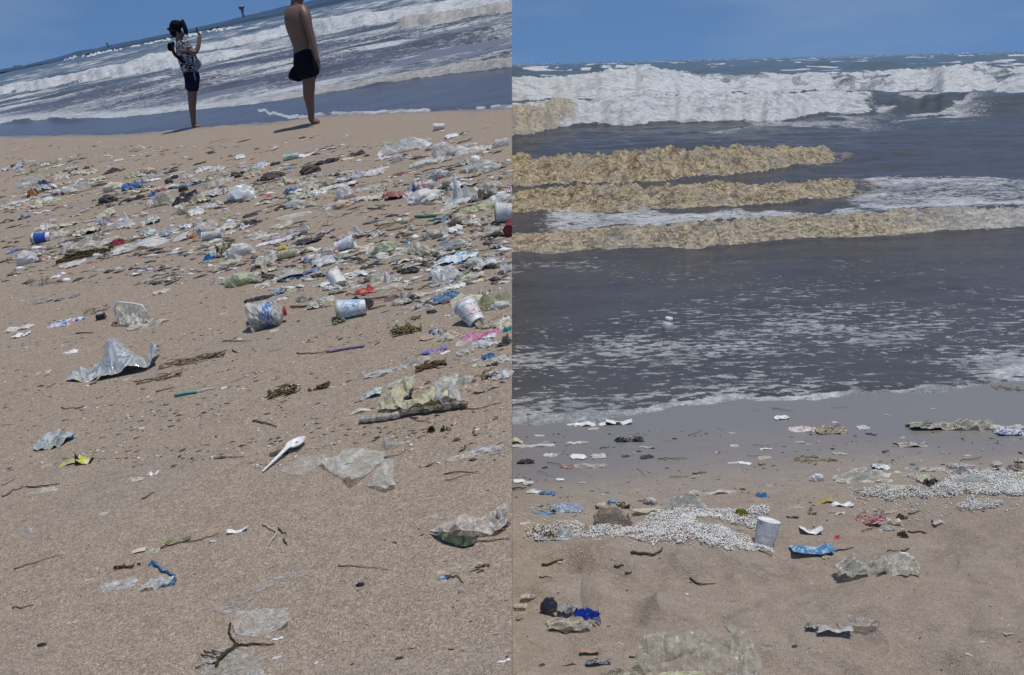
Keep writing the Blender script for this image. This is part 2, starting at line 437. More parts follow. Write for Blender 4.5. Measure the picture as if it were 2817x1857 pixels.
    # three tan rollers
    band(tab([(1200, 522), (1410, 518), (1700, 507), (1850, 500), (2112, 476), (2260, 448), (2500, 430)]),
         tab([(1200, 440), (1410, 436), (1500, 430), (1830, 415), (2110, 412), (2300, 411), (2500, 410)]), .75, 1.5, 1.1, 1, 41, .44, end=(2200, 2400), both=.25)
    band(tab([(1200, 600), (1410, 597), (1650, 592), (1850, 582), (2112, 570), (2300, 545), (2420, 530), (2600, 540)]),
         tab([(1200, 533), (1410, 530), (1850, 518), (2112, 508), (2300, 494), (2390, 482), (2440, 495), (2600, 505), (2817, 505)]), .55, 1.1, 1.1, 1, 51, .44, end=(2240, 2470), both=.3)
    lacy = ss(-.25, .35, fbm(X * 1.3, Y * 2.6, 71, 4) - .2)
    foam = np.maximum(foam, (.50 + .22 * lacy) * ss(2240, 2400, px) * ss(484, 498, py + .0 * px) * (1 - ss(585, 606, py)))
    foam = np.maximum(foam, .60 * (1 - ss(2380, 2480, px)) * ss(580, 592, py + 8 * fbm(px / 80, py * 0, 73, 2)) * (1 - ss(636, 650, py)) * ss(1380, 1560, px + 0 * py))
    band(tab([(1200, 700), (1410, 698), (1550, 702), (1900, 690), (2112, 670), (2400, 660), (2600, 642), (2817, 632), (3200, 620)]),
         tab([(1200, 655), (1410, 650), (1650, 640), (2112, 608), (2500, 588), (2817, 568), (3200, 560)]), .45, .75, 1.1, .92, 81, .46)
    tan = tan * (1 - .55 * ss(2350, 2817, px) * ss(560, 570, py))
    # foam flecks and streaks towards the edge
    d = shoreR(px) - py
    base = .215 + .20 * fbm(X * .7, Y * .9, 91, 3)
    dens = base + .14 * (1 - ss(120, 330, d)) + .22 * (1 - ss(10, 110, d)) + .12 * ss(300, 420, d)
    foam = np.maximum(foam, np.where(py > 640, dens * ss(690, 730, py), .14))
    foam = np.maximum(foam, (1 - ss(2, 14, d + 6 * fbm(X * 4, Y * 4, 93, 3))) * .78)
    deep = ss(16, 45, D + 4 * fbm(X * .2, Y * .2, 95, 3))
    calm = (1 - ss(60, 420, d)) * .55
    dd = d + 14 * fbm(px / 160., py * 0, 97, 3)
    Z += fbm(X * 3.2, Y * 5, 99, 3) * .006 * ss(60, 300, d) + fbm(X * 1.1, Y * 1.9, 98, 3) * .03 * ss(380, 520, d)
    Z = np.where(dd < 0, np.maximum(.006 + dd * .004, -.05), Z + .010 * ss(0, 14, dd))
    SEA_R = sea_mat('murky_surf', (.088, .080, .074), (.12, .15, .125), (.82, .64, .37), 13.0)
    snap0(FR, X, Y, Z)
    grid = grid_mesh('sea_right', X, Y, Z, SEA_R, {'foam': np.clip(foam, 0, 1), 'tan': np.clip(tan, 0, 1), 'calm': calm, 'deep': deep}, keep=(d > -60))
    tag(ob('sea_water', grid, mw=FR.M), kind='structure')
buildR()

# --- left stretch
shoreL = tab([(-800, 385), (0, 374), (160, 371), (330, 369), (480, 356), (600, 345), (700, 337), (790, 333), (860, 318), (1050, 311), (1200, 304), (1410, 297), (1700, 285)])
def buildL():
    aL = fan_angle(FL, 0, (1857, 1400, 900, 400, 320)) + .04
    qs = np.concatenate([np.geomspace(5600, 2300, 20)[:-1], np.arange(2300, 760, -4.4), np.arange(760, 360, -2.6), np.geomspace(360, 110, 60)])
    X, Y = rows_cols(FL, 1, qs, 480, aL, aL + .45, 16)
    px, py = safe_proj(FL, X, Y, 0 * X)
    d = py - shoreL(px)
    wet = (1 - ss(-2, 10, d + 3 * fbm(px / 50, py / 9, 7, 3))) + .35 * (1 - ss(0, 60, d)) * 0
    patch = .16 * ss(.35, .8, fbm(X * .7, Y * 1.4, 15, 4) + .1)
    Z = hL(X, Y) * ss(-10, 30, d)
    snap0(FL, X, Y, Z)
    grid = grid_mesh('sand_left', X, Y, Z, SAND_L, {'wet': np.clip(wet * .9 + patch, 0, 1)})
    tag(ob('sand_beach', grid, mw=FL.M), kind='structure')
    # bank face under the cut edge
    r = FL.H * FPX / qs
    sx = X[:, 0]; sy = Y[:, 0]
    top = [Vector((x, y, z - .004)) for x, y, z in zip(sx, sy, Z[:, 0])]; dn = Vector(RW @ np.array([0, -1.0, 0]))
    zr = FL.M.inverted()
    vs = []
    for p in top:
        wv = FL.M @ p; k_ = (wv.z + .6) / -dn.z if dn.z else 1; vs += [wv, wv + dn * k_]
    fs = [(2 * i, 2 * i + 1, 2 * i + 3, 2 * i + 2) for i in range(len(top) - 1)]
    tag(ob('sand_bank', mesh_of('bank', vs, fs, SAND_L)), kind='structure')
    # sea
    qs = np.concatenate([np.arange(400, 30, -1.0), np.geomspace(30, 2.9, 60)])
    X, Y = rows_cols(FL, 1, qs, 470, aL, aL + .35, 12)
    px, py = safe_proj(FL, X, Y, 0 * X)
    hor = FL.hor(px); q = np.maximum(py - hor, .5); D = FL.H * FPX / q; H = FL.H
    Z = np.full_like(X, .006); foam = np.zeros_like(X); tan = np.zeros_like(X)
    def band(bot, top, wf, wb, foamy, tanamt, seed, rough, end=None, start=None, lace=.6):
        nonlocal Z, foam, tan
        yb = bot(px) + 2.5 * fbm(px / 60., px * 0 + seed, seed, 3)
        qb = np.maximum(yb - hor, 1); db = H * FPX / qb
        dc = db + wf
        hc = np.clip(H * (1 - np.maximum(top(px) - hor, .5) / (H * FPX / dc)), 0, 2.0)
        s = D - db
        pr = ss(-.15 * wf, wf, s) ** .7 * (1 - ss(wf, wf + wb, s))
        amp = np.ones_like(px)
        if end is not None: amp = amp * (1 - ss(end[0], end[1], px))
        if start is not None: amp = amp * ss(start[0], start[1], px)
        n1 = fbm(X * 1.2 / wf ** .5, Y * 1.2 / wf ** .5, seed, 4); n2 = rid(X * 3.5 / wf ** .5, Y * 3.5 / wf ** .5, seed + 2, 4) - .55
        Z += hc * pr * amp + (pr * amp) ** .6 * rough * (n1 * .45 + n2 * 1.3) * hc
        f = ss(-.06 * wf, .06 * wf, s + .12 * wf * n1) * (1 - ss(wf * .9, wf + wb * lace, s + wb * .3 * n1)) * amp
        foam = np.maximum(foam, f * foamy); tan = np.where(f > .05, np.maximum(tan, tanamt * ss(0, .3, f)), tan)
    # far broken lines
    band(tab([(100, 176), (165, 168), (250, 153), (340, 138), (450, 116), (560, 94), (670, 73), (760, 58)]),
         tab([(100, 170), (165, 160), (250, 144), (340, 129), (450, 107), (560, 86), (670, 66), (760, 52)]), 8, 20, 1.1, 0, 13, .25, start=(150, 175), end=(660, 680))
    gaps = (ss(335, 342, px) * (1 - ss(350, 356, px)) + ss(384, 388, px) * (1 - ss(396, 400, px)) + ss(470, 476, px) * (1 - ss(500, 520, px)) + ss(555, 560, px) * (1 - ss(570, 575, px)))
    foam *= (1 - gaps)
    # long white surf
    band(tab([(-300, 275), (0, 262), (150, 238), (300, 216), (420, 196), (480, 186), (600, 168), (705, 150), (780, 140)]),
         tab([(-300, 258), (0, 240), (150, 213), (300, 182), (380, 168), (480, 160), (600, 143), (705, 128)]), 3.0, 9, 1.15, 0, 23, .28, end=(640, 740), lace=.55)
    band(tab([(300, 205), (420, 178), (480, 160), (600, 138), (705, 118), (790, 102), (850, 90), (950, 80), (1050, 65), (1150, 50), (1300, 25), (1410, 8)]),
         tab([(300, 190), (420, 150), (480, 138), (600, 116), (705, 92), (850, 55), (950, 44), (1100, 26), (1250, 4), (1410, -18)]), 4.0, 14, 1.15, 0, 33, .25, start=(250, 380), lace=.5)
    # tan topped wave, right
    band(tab([(900, 105), (1000, 96), (1100, 80), (1180, 66), (1250, 56), (1410, 34), (1600, 12)]),
         tab([(900, 82), (1000, 66), (1100, 50), (1180, 38), (1250, 28), (1410, 2), (1600, -20)]), 1.6, 3, 1.0, .55, 43, .4, start=(1080, 1125))
    # surge of cream foam towards the edge
    band(tab([(-300, 352), (0, 344), (60, 340), (120, 333), (150, 341), (250, 337), (330, 327), (520, 307), (640, 295), (705, 290), (800, 276), (870, 264), (1000, 245), (1150, 220), (1300, 200), (1410, 190)]),
         tab([(-300, 342), (0, 334), (120, 323), (250, 327), (520, 298), (705, 281), (800, 262), (870, 248), (1000, 225), (1150, 198), (1300, 174), (1410, 160)]), .55, .9, 1.1, .5, 53, .45)
    cream = ss(620, 860, px)
    tan = np.where(py > 150, tan * cream * 1.0, tan)
    # streaky water between
    ln = rid(px / 160. + py / 120., (py + .205 * px) / 7.0, 67, 3)
    inner = ss(120, 150, py + .19 * px - 50)
    foam = np.maximum(foam, (.43 + .22 * fbm(X * .35, Y * .5, 69, 3) + .10 * (ln - .5)) * ss(190, 225, py + .215 * px))
    lowmid = tab([(0, 344), (120, 333), (330, 327), (520, 307), (705, 290), (870, 264), (1150, 220), (1410, 190)])(px)
    dl = lowmid - py
    foam = np.maximum(foam, (.62) * ss(0, 4, dl) * (1 - ss(12, 48, dl)))
    smooth_ = 1 - ss(-2, 4, dl)
    foam = foam * (1 - smooth_) + smooth_ * .16
    sh = shoreL(px) + 2.0 * fbm(px / 22., px * 0, 72, 3)
    d = sh - py
    edge = (1 - ss(3, 7, d)) * ss(840, 880, px) * ss(-.5, .3, fbm(px / 60, px * 0, 74, 2) + .4)
    foam = np.maximum(foam, edge * .95)
    lobe = tab([(700, 300), (720, 306), (760, 318), (800, 323), (850, 322), (870, 318)])(px)
    foam = np.maximum(foam, (1 - ss(2, 6, np.abs(py - lobe + 3 * fbm(px / 14., px * 0, 75, 2)))) * ss(700, 716, px) * (1 - ss(860, 880, px)) * .9)
    deep = ss(30, 70, D)
    calm = smooth_ * .85 + .0
    Z += fbm(X * .35, Y * 1.0, 79, 4) * .10 * ss(12, 60, dl) + fbm(X * .04, Y * .08, 78, 3) * .35 * ss(50, 90, D)
    Z = np.where(d < 0, np.maximum(.006 + d * .01, -.05), Z + .012 * ss(0, 8, d))
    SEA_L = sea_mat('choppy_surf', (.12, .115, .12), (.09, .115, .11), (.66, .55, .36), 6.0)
    snap0(FL, X, Y, Z)
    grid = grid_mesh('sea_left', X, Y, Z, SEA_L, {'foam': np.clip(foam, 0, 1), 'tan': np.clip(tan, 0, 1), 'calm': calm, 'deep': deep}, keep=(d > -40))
    tag(ob('sea_water', grid, mw=FL.M), kind='structure')
buildL()

# --- headland, trees on it, tower
def hills():
    N = Nodes('wooded_hill'); f = N.noise(N.obj((1, 1, 1)), .02, 6)
    m = N.done(N.bsdf(color=N.ramp(f, [(.3, .03), (.7, .10)]), rough=.9))
    N2 = N
    def hill(name, pts, Y, depth, col, seed, rough):
        N = Nodes('wooded_hill'); f = N.noise(N.obj((1, 1, 1)), .03, 6)
        mat = N.done(N.bsdf(color=N.mix(f, tuple(c * .7 for c in col), tuple(c * 1.4 for c in col)), rough=.95, spec=.1))  # col carries the blue of distance haze; no haze volume is built
        n = 260; xs = np.linspace(pts[0][0], pts[-1][0], n); top = tab(pts)(xs)
        prof = [(0, 0), (.12, .55), (.3, .85), (.5, 1), (.75, .8), (1, 0)]
        V = []
        for j, (k, hh) in enumerate(prof):
            for i in range(n):
                p = FL.at(xs[i], top[i], Y)
                h = p[2] * hh * (1 + rough * fbm(np.array(i * .33), np.array(j * 1.3), seed, 3)) if hh else -2
                V.append((p[0] * (1 + k * depth / Y), Y + k * depth + 12 * fbm(np.array(i * .1), np.array(j), seed + 3, 2), h))
        F = [(j * n + i, j * n + i + 1, (j + 1) * n + i + 1, (j + 1) * n + i) for j in range(len(prof) - 1) for i in range(n - 1)]
        tag(ob(name, mesh_of(name, V, F, mat, True), mw=FL.M), kind='structure')
    hill('hill', [(-250, 240), (-100, 216), (0, 190), (25, 187), (32, 179), (42, 181), (50, 178), (56, 183), (75, 177), (130, 163), (150, 158), (190, 146), (220, 136), (260, 133), (296, 122), (400, 104), (520, 78), (600, 60), (640, 50), (705, 33), (760, 20), (790, 12), (830, 4), (900, -12), (1000, -30), (1150, -70)], 900, 420, (.05, .09, .16), 5, .06)
    hill('shore_strip', [(-100, 222), (0, 197), (60, 186), (130, 172), (300, 134), (500, 92), (640, 64), (705, 47), (760, 40), (820, 30), (860, 14), (900, 6), (1000, -12), (1150, -50)], 640, 120, (.04, .065, .085), 9, .10)
hills()

def prism(profile, n=12, mat=None, name='part'):
    """lathe: profile list of (r, z)"""
    V = []; F = []
    for r, z in profile:
        for i in range(n): a = 2 * math.pi * i / n; V.append((r * math.cos(a), r * math.sin(a), z))
    for j in range(len(profile) - 1):
        for i in range(n): F.append((j * n + i, j * n + (i + 1) % n, (j + 1) * n + (i + 1) % n, (j + 1) * n + i))
    F.append(tuple(range(n))[::-1]); F.append(tuple(range((len(profile) - 1) * n, len(profile) * n)))
    return mesh_of(name, V, F, mat, True)
p = FL.at(670, 42, 1000); pt = FL.at(670, 12, 1000)
h = (pt - p)[2]; base = Matrix.Translation(Vector((p[0], 1000, p[2])))
t = tag(empty('control_tower', FL.M @ base), 'tall grey-blue tower with wide top floor on the distant headland', 'tower')
gm_ = solid((.22, .25, .30), .7)
wd = h / 31
ob('shaft', prism([(5.0 * wd, -8), (4.6 * wd, 0), (4.2 * wd, h * .52)], 10, gm_), t)
ob('cab', prism([(4.2 * wd, h * .52), (8.2 * wd, h * .64), (8.6 * wd, h * .88), (6.5 * wd, h * .93), (3.0 * wd, h * 1.0)], 10, gm_), t)
ob('glazing', prism([(8.75 * wd, h * .70), (8.85 * wd, h * .84)], 10, solid((.06, .08, .1), .2)), t)
p = FL.at(297, 127, 800); pt = FL.at(297, 117, 800)
t = tag(empty('beacon_post', FL.M @ Matrix.Translation(Vector((p[0], 800, p[2])))), 'tiny dark post rising from the low far end of the headland', 'post')
ob('shaft', prism([(.5, -1), (.4, (pt - p)[2])], 8, gm_), t)
ob('lantern', prism([(.9, (pt - p)[2] * .75), (1.0, (pt - p)[2]), (.2, (pt - p)[2] * 1.2)], 8, gm_), t)
# ------------------------------------------------------------------ builders for litter
RNG = random.Random(7)
def height(F, x, y): return float((hL if F is FL else hR)(x, y))
def ground(F, px, py):
    p = F.g(px, py)
    p[2] = height(F, p[0], p[1]); return p
_film = {}
def film_mesh(kind, seed):
    k = (kind, seed)
    if k in _film: return _film[k]
    sd = seed * 31 + len(kind)
    if kind == 'ball':
        bm = bmesh.new(); bmesh.ops.create_icosphere(bm, subdivisions=3, radius=1)
        co = np.array([v.co[:] for v in bm.verts])
        n = rid(co[:, 0] * 1.6 + co[:, 2] * 1.1 + seed, co[:, 1] * 1.6 - co[:, 2] * .9, sd, 3)
        r = .62 + .5 * n + .18 * fbm(co[:, 0] * 1.1 + seed * 3, co[:, 1] + co[:, 2], sd + 5, 3)
        co = co * r[:, None]; co[:, 2] = np.maximum(co[:, 2], -.35)
        mn, mx = co.min(0), co.max(0); co = (co - mn) / (mx - mn); co[:, :2] -= .5
        for v, c in zip(bm.verts, co): v.co = c
        me = bpy.data.meshes.new('crumpled_film'); bm.to_mesh(me); bm.free()
    else:
        nx, ny = (22, 13)
        u, v = np.meshgrid(np.linspace(-1, 1, nx), np.linspace(-1, 1, ny))
        th = np.arctan2(v, u); rr = np.maximum(abs(u), abs(v))
        out = 1 + .20 * fbm(np.cos(th) * 1.6 + seed, np.sin(th) * 1.6, sd, 3)
        sq = {'card': 0.0, 'strip': .15}.get(kind, .45)
        c = 1 / np.maximum(abs(np.cos(th)), abs(np.sin(th)))
        rad = rr * (c * (1 - sq) + sq)
        if kind == 'card': out = 1 + 0 * out
        x = rad * np.cos(th) * out; y = rad * np.sin(th) * out
        r1 = rid(x * 1.3 + seed * 2.3, y * 1.1, sd + 1, 3); f1 = fbm(x * 2.6 + seed, y * 2.6, sd + 2, 3)
        edge = 1 - rr ** 3
        if kind == 'flat': z = .30 + .5 * r1 * (.4 + .6 * edge) + .35 * f1
        elif kind == 'card':
            z = .5 + .45 * np.cos(x * 2.2 + seed) * (1 if seed % 2 else -1) + .15 * f1 * 1
        elif kind == 'strip': z = .35 + .4 * r1 + .3 * np.sin(x * 5 + seed) + .25 * f1
        elif kind == 'tent':
            z = .30 * r1 + .22 * f1
            for j in range(2 + seed % 3):
                h3 = [float(_h(np.array(seed * 5 + q), np.array(j), 3)) for q in range(5)]
                a, b, th_ = h3[0] * 1.3 - .65, h3[1] * .9 - .35, h3[2] * 3.1
                du = (x - a) * math.cos(th_) + (y - b) * math.sin(th_); dv = -(x - a) * math.sin(th_) + (y - b) * math.cos(th_)
                z = np.maximum(z, (1.05 - .28 * j) * np.clip(1 - np.abs(du) * (.75 + .5 * h3[3]) - np.abs(dv) * (1.7 + h3[4]), 0, 1) ** .85 * (.72 + .45 * r1) + .12 * f1)
            x = x + .28 * z * np.sin(seed * 2.1); y = y + .12 * z * f1
        else:
            z = .12 + .95 * r1 * (.25 + .75 * edge) + .35 * f1
            x = x + .12 * f1; y = y + .10 * fbm(x * 3, y * 3, sd + 7, 2)
        z = z - z.min(); z = z / z.max()
        x = (x - x.min()) / (x.max() - x.min()) - .5; y = (y - y.min()) / (y.max() - y.min()) - .5
        me = bpy.data.meshes.new('crumpled_film')
        i = np.arange(nx * ny).reshape(ny, nx)
        q = np.stack([i[:-1, :-1], i[:-1, 1:], i[1:, 1:], i[1:, :-1]], -1).reshape(-1, 4)
        me.from_pydata(np.stack([x, y, z], -1).reshape(-1, 3).tolist(), [], q.tolist())
        if kind in ('card',): me.polygons.foreach_set('use_smooth', [True] * len(me.polygons))
    me.materials.append(None); me.update()
    _film[k] = me; return me
def setmat(o, m):
    if not o.material_slots: o.data.materials.append(None)
    o.material_slots[0].link = 'OBJECT'; o.material_slots[0].material = m
def fit(F, box, hf, tilt=None, aspect=.85):
    x0, y0, x1, y1 = box
    W, Hh = x1 - x0, y1 - y0
    if tilt is None: tilt = .16 if F is FL else .02
    eff = max(Hh - tilt * .6 * W, .68 * Hh)
    hp = eff * hf; fp = eff - hp
    px, py = (x0 + x1) / 2, y1 - (Hh - eff) / 2 - fp / 2
    pm, fs = F.ppm(px, py); cs = math.sqrt(1 - fs * fs)
    sx = W / pm * 1.02; sy = fp / (pm * fs)
    if sy > aspect * sx:
        ex = (sy - aspect * sx) * pm * fs; sy = aspect * sx; hp += ex; py += ex / 2
    return px, py, sx, max(sy, .008), max(hp / (pm * cs), .004), pm, fs
def sheet(F, box, name, mat, label=None, cat=None, kind='crumple', hf=.45, seed=None, rot=0.0, parent=None, group=None, z=0.0, cut=True):
    if seed is None: seed = RNG.randrange(9)
    px, py, sx, sy, sz, pm, fs = fit(F, box, hf)
    p = ground(F, px, py); p[2] = max(p[2], sum(height(F, p[0] + a * sx, p[1] + b * sy) for a, b in ((.4, 0), (-.4, 0), (0, .4), (0, -.4), (0, -.4))) / 5)
    p[2] += z - .15 * sz * (kind not in ('card', 'ball')) - .002
    if rot: sy, sx = max(sy, .8 * sx * abs(math.sin(rot))), sx
    mw = frame_m(F, p, rot, (sx, sy, sz * 1.12))
    if parent is not None:
        o = ob(name, film_mesh(kind, seed), parent); o.matrix_world = mw
        bpy.context.view_layer.update()
        o.matrix_parent_inverse = Matrix(); o.matrix_local = parent.matrix_world.inverted() @ mw
    else: o = ob(name, film_mesh(kind, seed), None, mw)
    setmat(o, mat)
    if label: tag(o, label, cat, group)
    if cut and (box[2] > 1395 and F is FL or box[0] < 1425 and F is FR): cut_at_seam(o, F)
    return o
def child(parent, name, me, mw, mat=None):
    o = ob(name, me, parent); o.matrix_local = parent.matrix_world.inverted() @ mw
    if mat: setmat(o, mat)
    return o
def under(parent, o):                            # make a placed sheet a part of a thing
    mw = o.matrix_world.copy(); o.parent = parent; o.matrix_local = parent.matrix_world.inverted() @ mw
    for k in ('label', 'category', 'group'):
        if k in o: del o[k]
    return o
def root(F, px, py, name, label, cat, group=None):
    p = ground(F, px, py)
    return tag(empty(name, frame_m(F, p)), label, cat, group)

def tube_mesh(pts, rad, n=6, name='tube'):
    V = []; Fc = []; P = [Vector(p) for p in pts]; m = len(P)
    for i, p in enumerate(P):
        t = (P[min(i + 1, m - 1)] - P[max(i - 1, 0)]).normalized()
        u = t.cross(Vector((0, 0, 1)));  u = u.normalized() if u.length > 1e-4 else Vector((1, 0, 0)); v = t.cross(u)
        r = rad(i / (m - 1)) if callable(rad) else rad
        for k in range(n): a = 2 * math.pi * k / n; V.append(p + (u * math.cos(a) + v * math.sin(a)) * r)
    for i in range(m - 1):
        for k in range(n): Fc.append((i * n + k, i * n + (k + 1) % n, (i + 1) * n + (k + 1) % n, (i + 1) * n + k))
    Fc.append(tuple(range(n))[::-1]); Fc.append(tuple(range((m - 1) * n, m * n)))
    return V, Fc
def poly_pts(F, pl, lift, sub=4, wob=.0, seed=0, lifts=None):
    base = ground(F, *pl[0])
    out = []
    for i in range(len(pl) - 1):
        for j in range(sub):
            t = j / sub; x = pl[i][0] * (1 - t) + pl[i + 1][0] * t; y = pl[i][1] * (1 - t) + pl[i + 1][1] * t
            out.append((x, y, i + t))
    out.append((*pl[-1], len(pl) - 1))
    res = []
    for k, (x, y, s) in enumerate(out):
        p = ground(F, x, y); lf = lift
        if lifts: lf += np.interp(s, range(len(lifts)), lifts)
        p[2] += lf + wob * .5 * (1 + math.sin(k * 2.3 + seed)); p[1] += wob * math.sin(k * 1.7 + seed)
        res.append(p - base)
    return base, res
def stick(F, pl, r, mat, name, label, cat, group=None, taper=.5, wob=.003, lifts=None):
    base, pts = poly_pts(F, pl, r, wob=wob, seed=len(pl) + pl[0][0], lifts=lifts)
    V, Fc = tube_mesh(pts, lambda t: r * (1 - (1 - taper) * t), 6)
    o = tag(ob(name, mesh_of(name, V, Fc, mat, True), mw=frame_m(F, base)), label, cat, group)
    if any(p[0] > 1395 for p in pl) and F is FL: cut_at_seam(o, F)
    return o
def tangle(F, box, n, r, mat, name, label, cat, seed=1, hf=.3, parent=None, curl=1.0, group=None):
    rr = random.Random(seed)
    px, py, sx, sy, sz, pm, fs = fit(F, box, hf)
    base = ground(F, px, py); V = []; Fc = []
    for i in range(n):
        x = rr.uniform(-.45, .45) * sx; y = rr.uniform(-.45, .45) * sy; a = rr.uniform(-.6, .6) + (math.pi if rr.random() < .5 else 0)
        z = rr.uniform(0, .6) * sz; pts = []
        for j in range(9):
            pts.append((max(-sx * .5, min(sx * .5, x)), max(-sy * .5, min(sy * .5, y)), max(r, z)))
            st = sx * rr.uniform(.03, .09); x += math.cos(a) * st; y += math.sin(a) * st * min(1, sy / sx * 2); z += rr.uniform(-.35, .35) * sz; z = max(0, min(sz, z)); a += rr.uniform(-.9, .9) * curl
        v, f = tube_mesh(pts, lambda t: r * (1 - .6 * t), 4)
        o_ = len(V); V += v; Fc += [tuple(k + o_ for k in q) for q in f]
    mw = frame_m(F, base); me = mesh_of(name, V, Fc, mat, True)
    if parent is not None: return child(parent, name, me, mw)
    o = tag(ob(name, me, mw=mw), label, cat, group)
    if box[2] > 1395 and F is FL: cut_at_seam(o, F)
    return o
def lathe(prof, n=28, dent=0, seed=0):
    """profile (x along axis, r) -> open surface about the X axis"""
    V = []; Fc = []
    for j, (x, r) in enumerate(prof):
        for i in range(n):
            a = 2 * math.pi * i / n
            k = 1 + dent * float(fbm(np.array(math.cos(a) * 1.5 + seed), np.array(math.sin(a) * 1.5 + x * 22), seed, 3))
            V.append((x, r * k * math.cos(a), r * k * math.sin(a)))
    for j in range(len(prof) - 1):
        for i in range(n): Fc.append((j * n + i, j * n + (i + 1) % n, (j + 1) * n + (i + 1) % n, (j + 1) * n + i))
    return V, Fc
def cap(V, Fc, n, first=True):
    if first: Fc.append(tuple(range(n))[::-1])
    else: Fc.append(tuple(range(len(V) - n, len(V))))
def cup(F, c, L, d1, d2, az, name, label, wall, sleeve=None, rim=None, base=None, lid=None, up=0.0, dent=.02, seed=1, inner=None, group=None, cat='cup', upright=False, sl=(.18, .82)):
    """c = photo point of the middle of the cup on the ground; sizes in metres; az = heading of the open end"""
    r1, r2 = d1 / 2, d2 / 2
    p = ground(F, *c)
    dr = r1 - r2
    if upright: loc = Matrix.Rotation(-math.pi / 2 if upright == 'up' else math.pi / 2, 4, 'Y')
    if upright:
        M_ = frame_m(F, p) @ Matrix.Rotation(up, 4, 'X') @ Matrix.Rotation(az, 4, 'Y') @ (Matrix.Translation((0, 0, 0)) @ loc if upright == 'up' else Matrix.Translation((0, 0, L)) @ loc)
    else:
        M_ = frame_m(F, p, az) @ Matrix.Rotation(-math.asin(dr / L) - up, 4, 'Y') @ Matrix.Translation((-L / 2, 0, (r1 + r2) / 2 - .004))
    t = tag(empty(name, M_), label, cat, group)
    prof = [(0, r2)] + [(L * k / 8, r2 + dr * k / 8) for k in range(1, 9)]
    V, Fc = lathe(prof, 28, dent, seed)
    th = .0016
    Vi, Fi = lathe([(x, r - th) for x, r in prof], 28, dent, seed)
    o_ = len(V); V += Vi; Fc += [tuple(k + o_ for k in q)[::-1] for q in Fi]
    for i in range(28): Fc.append((8 * 28 + i, 8 * 28 + (i + 1) % 28, o_ + 8 * 28 + (i + 1) % 28, o_ + 8 * 28 + i))
    child(t, 'wall', mesh_of('wall', V, Fc, wall, True), M_)
    V, Fc = lathe([(.004, r2 * .2), (.003, r2 * .85), (-.0005, r2 * .93), (0, r2 * 1.005)], 28); cap(V, Fc, 28)
    child(t, 'base', mesh_of('base', V, Fc, base or wall, True), M_)
    if sleeve:
        a, b = sl
        V, Fc = lathe([(L * (a + (b - a) * k / 6), r2 + dr * (a + (b - a) * k / 6) + .0009) for k in range(7)], 28, dent, seed)
        child(t, 'sleeve', mesh_of('sleeve', V, Fc, sleeve, True), M_)
    rr = .0032
    V, Fc = lathe([(L - rr, r1), (L - rr * .3, r1 + rr), (L + rr, r1 + rr * .8), (L + rr * 1.1, r1 - rr * .5), (L - rr * .5, r1 - rr * .6)], 28, dent, seed)
    child(t, 'rim', mesh_of('rim', V, Fc, rim or wall, True), M_)
    if lid:
        V, Fc = lathe([(L - .004, r1 * .98), (L + .003, r1 * 1.0), (L + .004, r1 * .8), (L - .002, r1 * .7), (L - .003, r1 * .25)], 28); cap(V, Fc, 28, False)
        child(t, 'lid', mesh_of('lid', V, Fc, lid, True), M_)
    if F is FL and c[0] > 1340: cut_at_seam(t, F)
    return t
def bottle(F, c, L, d, az, name, label, wall, capm, lab=None, dent=.16, seed=3, group=None, neck=.12, cat='bottle', up=0):
    p = ground(F, *c); r = d / 2
    M_ = frame_m(F, p, az) @ Matrix.Rotation(-up, 4, 'Y') @ Matrix.Translation((-L / 2, 0, r * .85))
    t = tag(empty(name, M_), label, cat, group)
    pr = [(0, r * .3), (.004, r * .85)] + [(L * (.04 + .74 * k / 12), r * (1 + .05 * math.sin(k * 2.1))) for k in range(13)] + [(L * .84, r * .8), (L * .90, r * .42), (L * .93, r * .33), (L * .97, r * .33)]
    V, Fc = lathe(pr, 24, dent, seed); cap(V, Fc, 24)
    child(t, 'body', mesh_of('body', V, Fc, wall, False), M_)
    V, Fc = lathe([(L * .95, r * .38), (L * 1.02, r * .38), (L * 1.021, r * .3)], 16); cap(V, Fc, 16); cap(V, Fc, 16, False)
    child(t, 'cap', mesh_of('cap', V, Fc, capm, False), M_)
    if lab:
        V, Fc = lathe([(L * (.34 + .05 * k), r * 1.06) for k in range(8)], 24, dent, seed)
        child(t, 'label_band', mesh_of('label_band', V, Fc, lab, False), M_)
    if F is FL and c[0] > 1340: cut_at_seam(t, F)
    return t
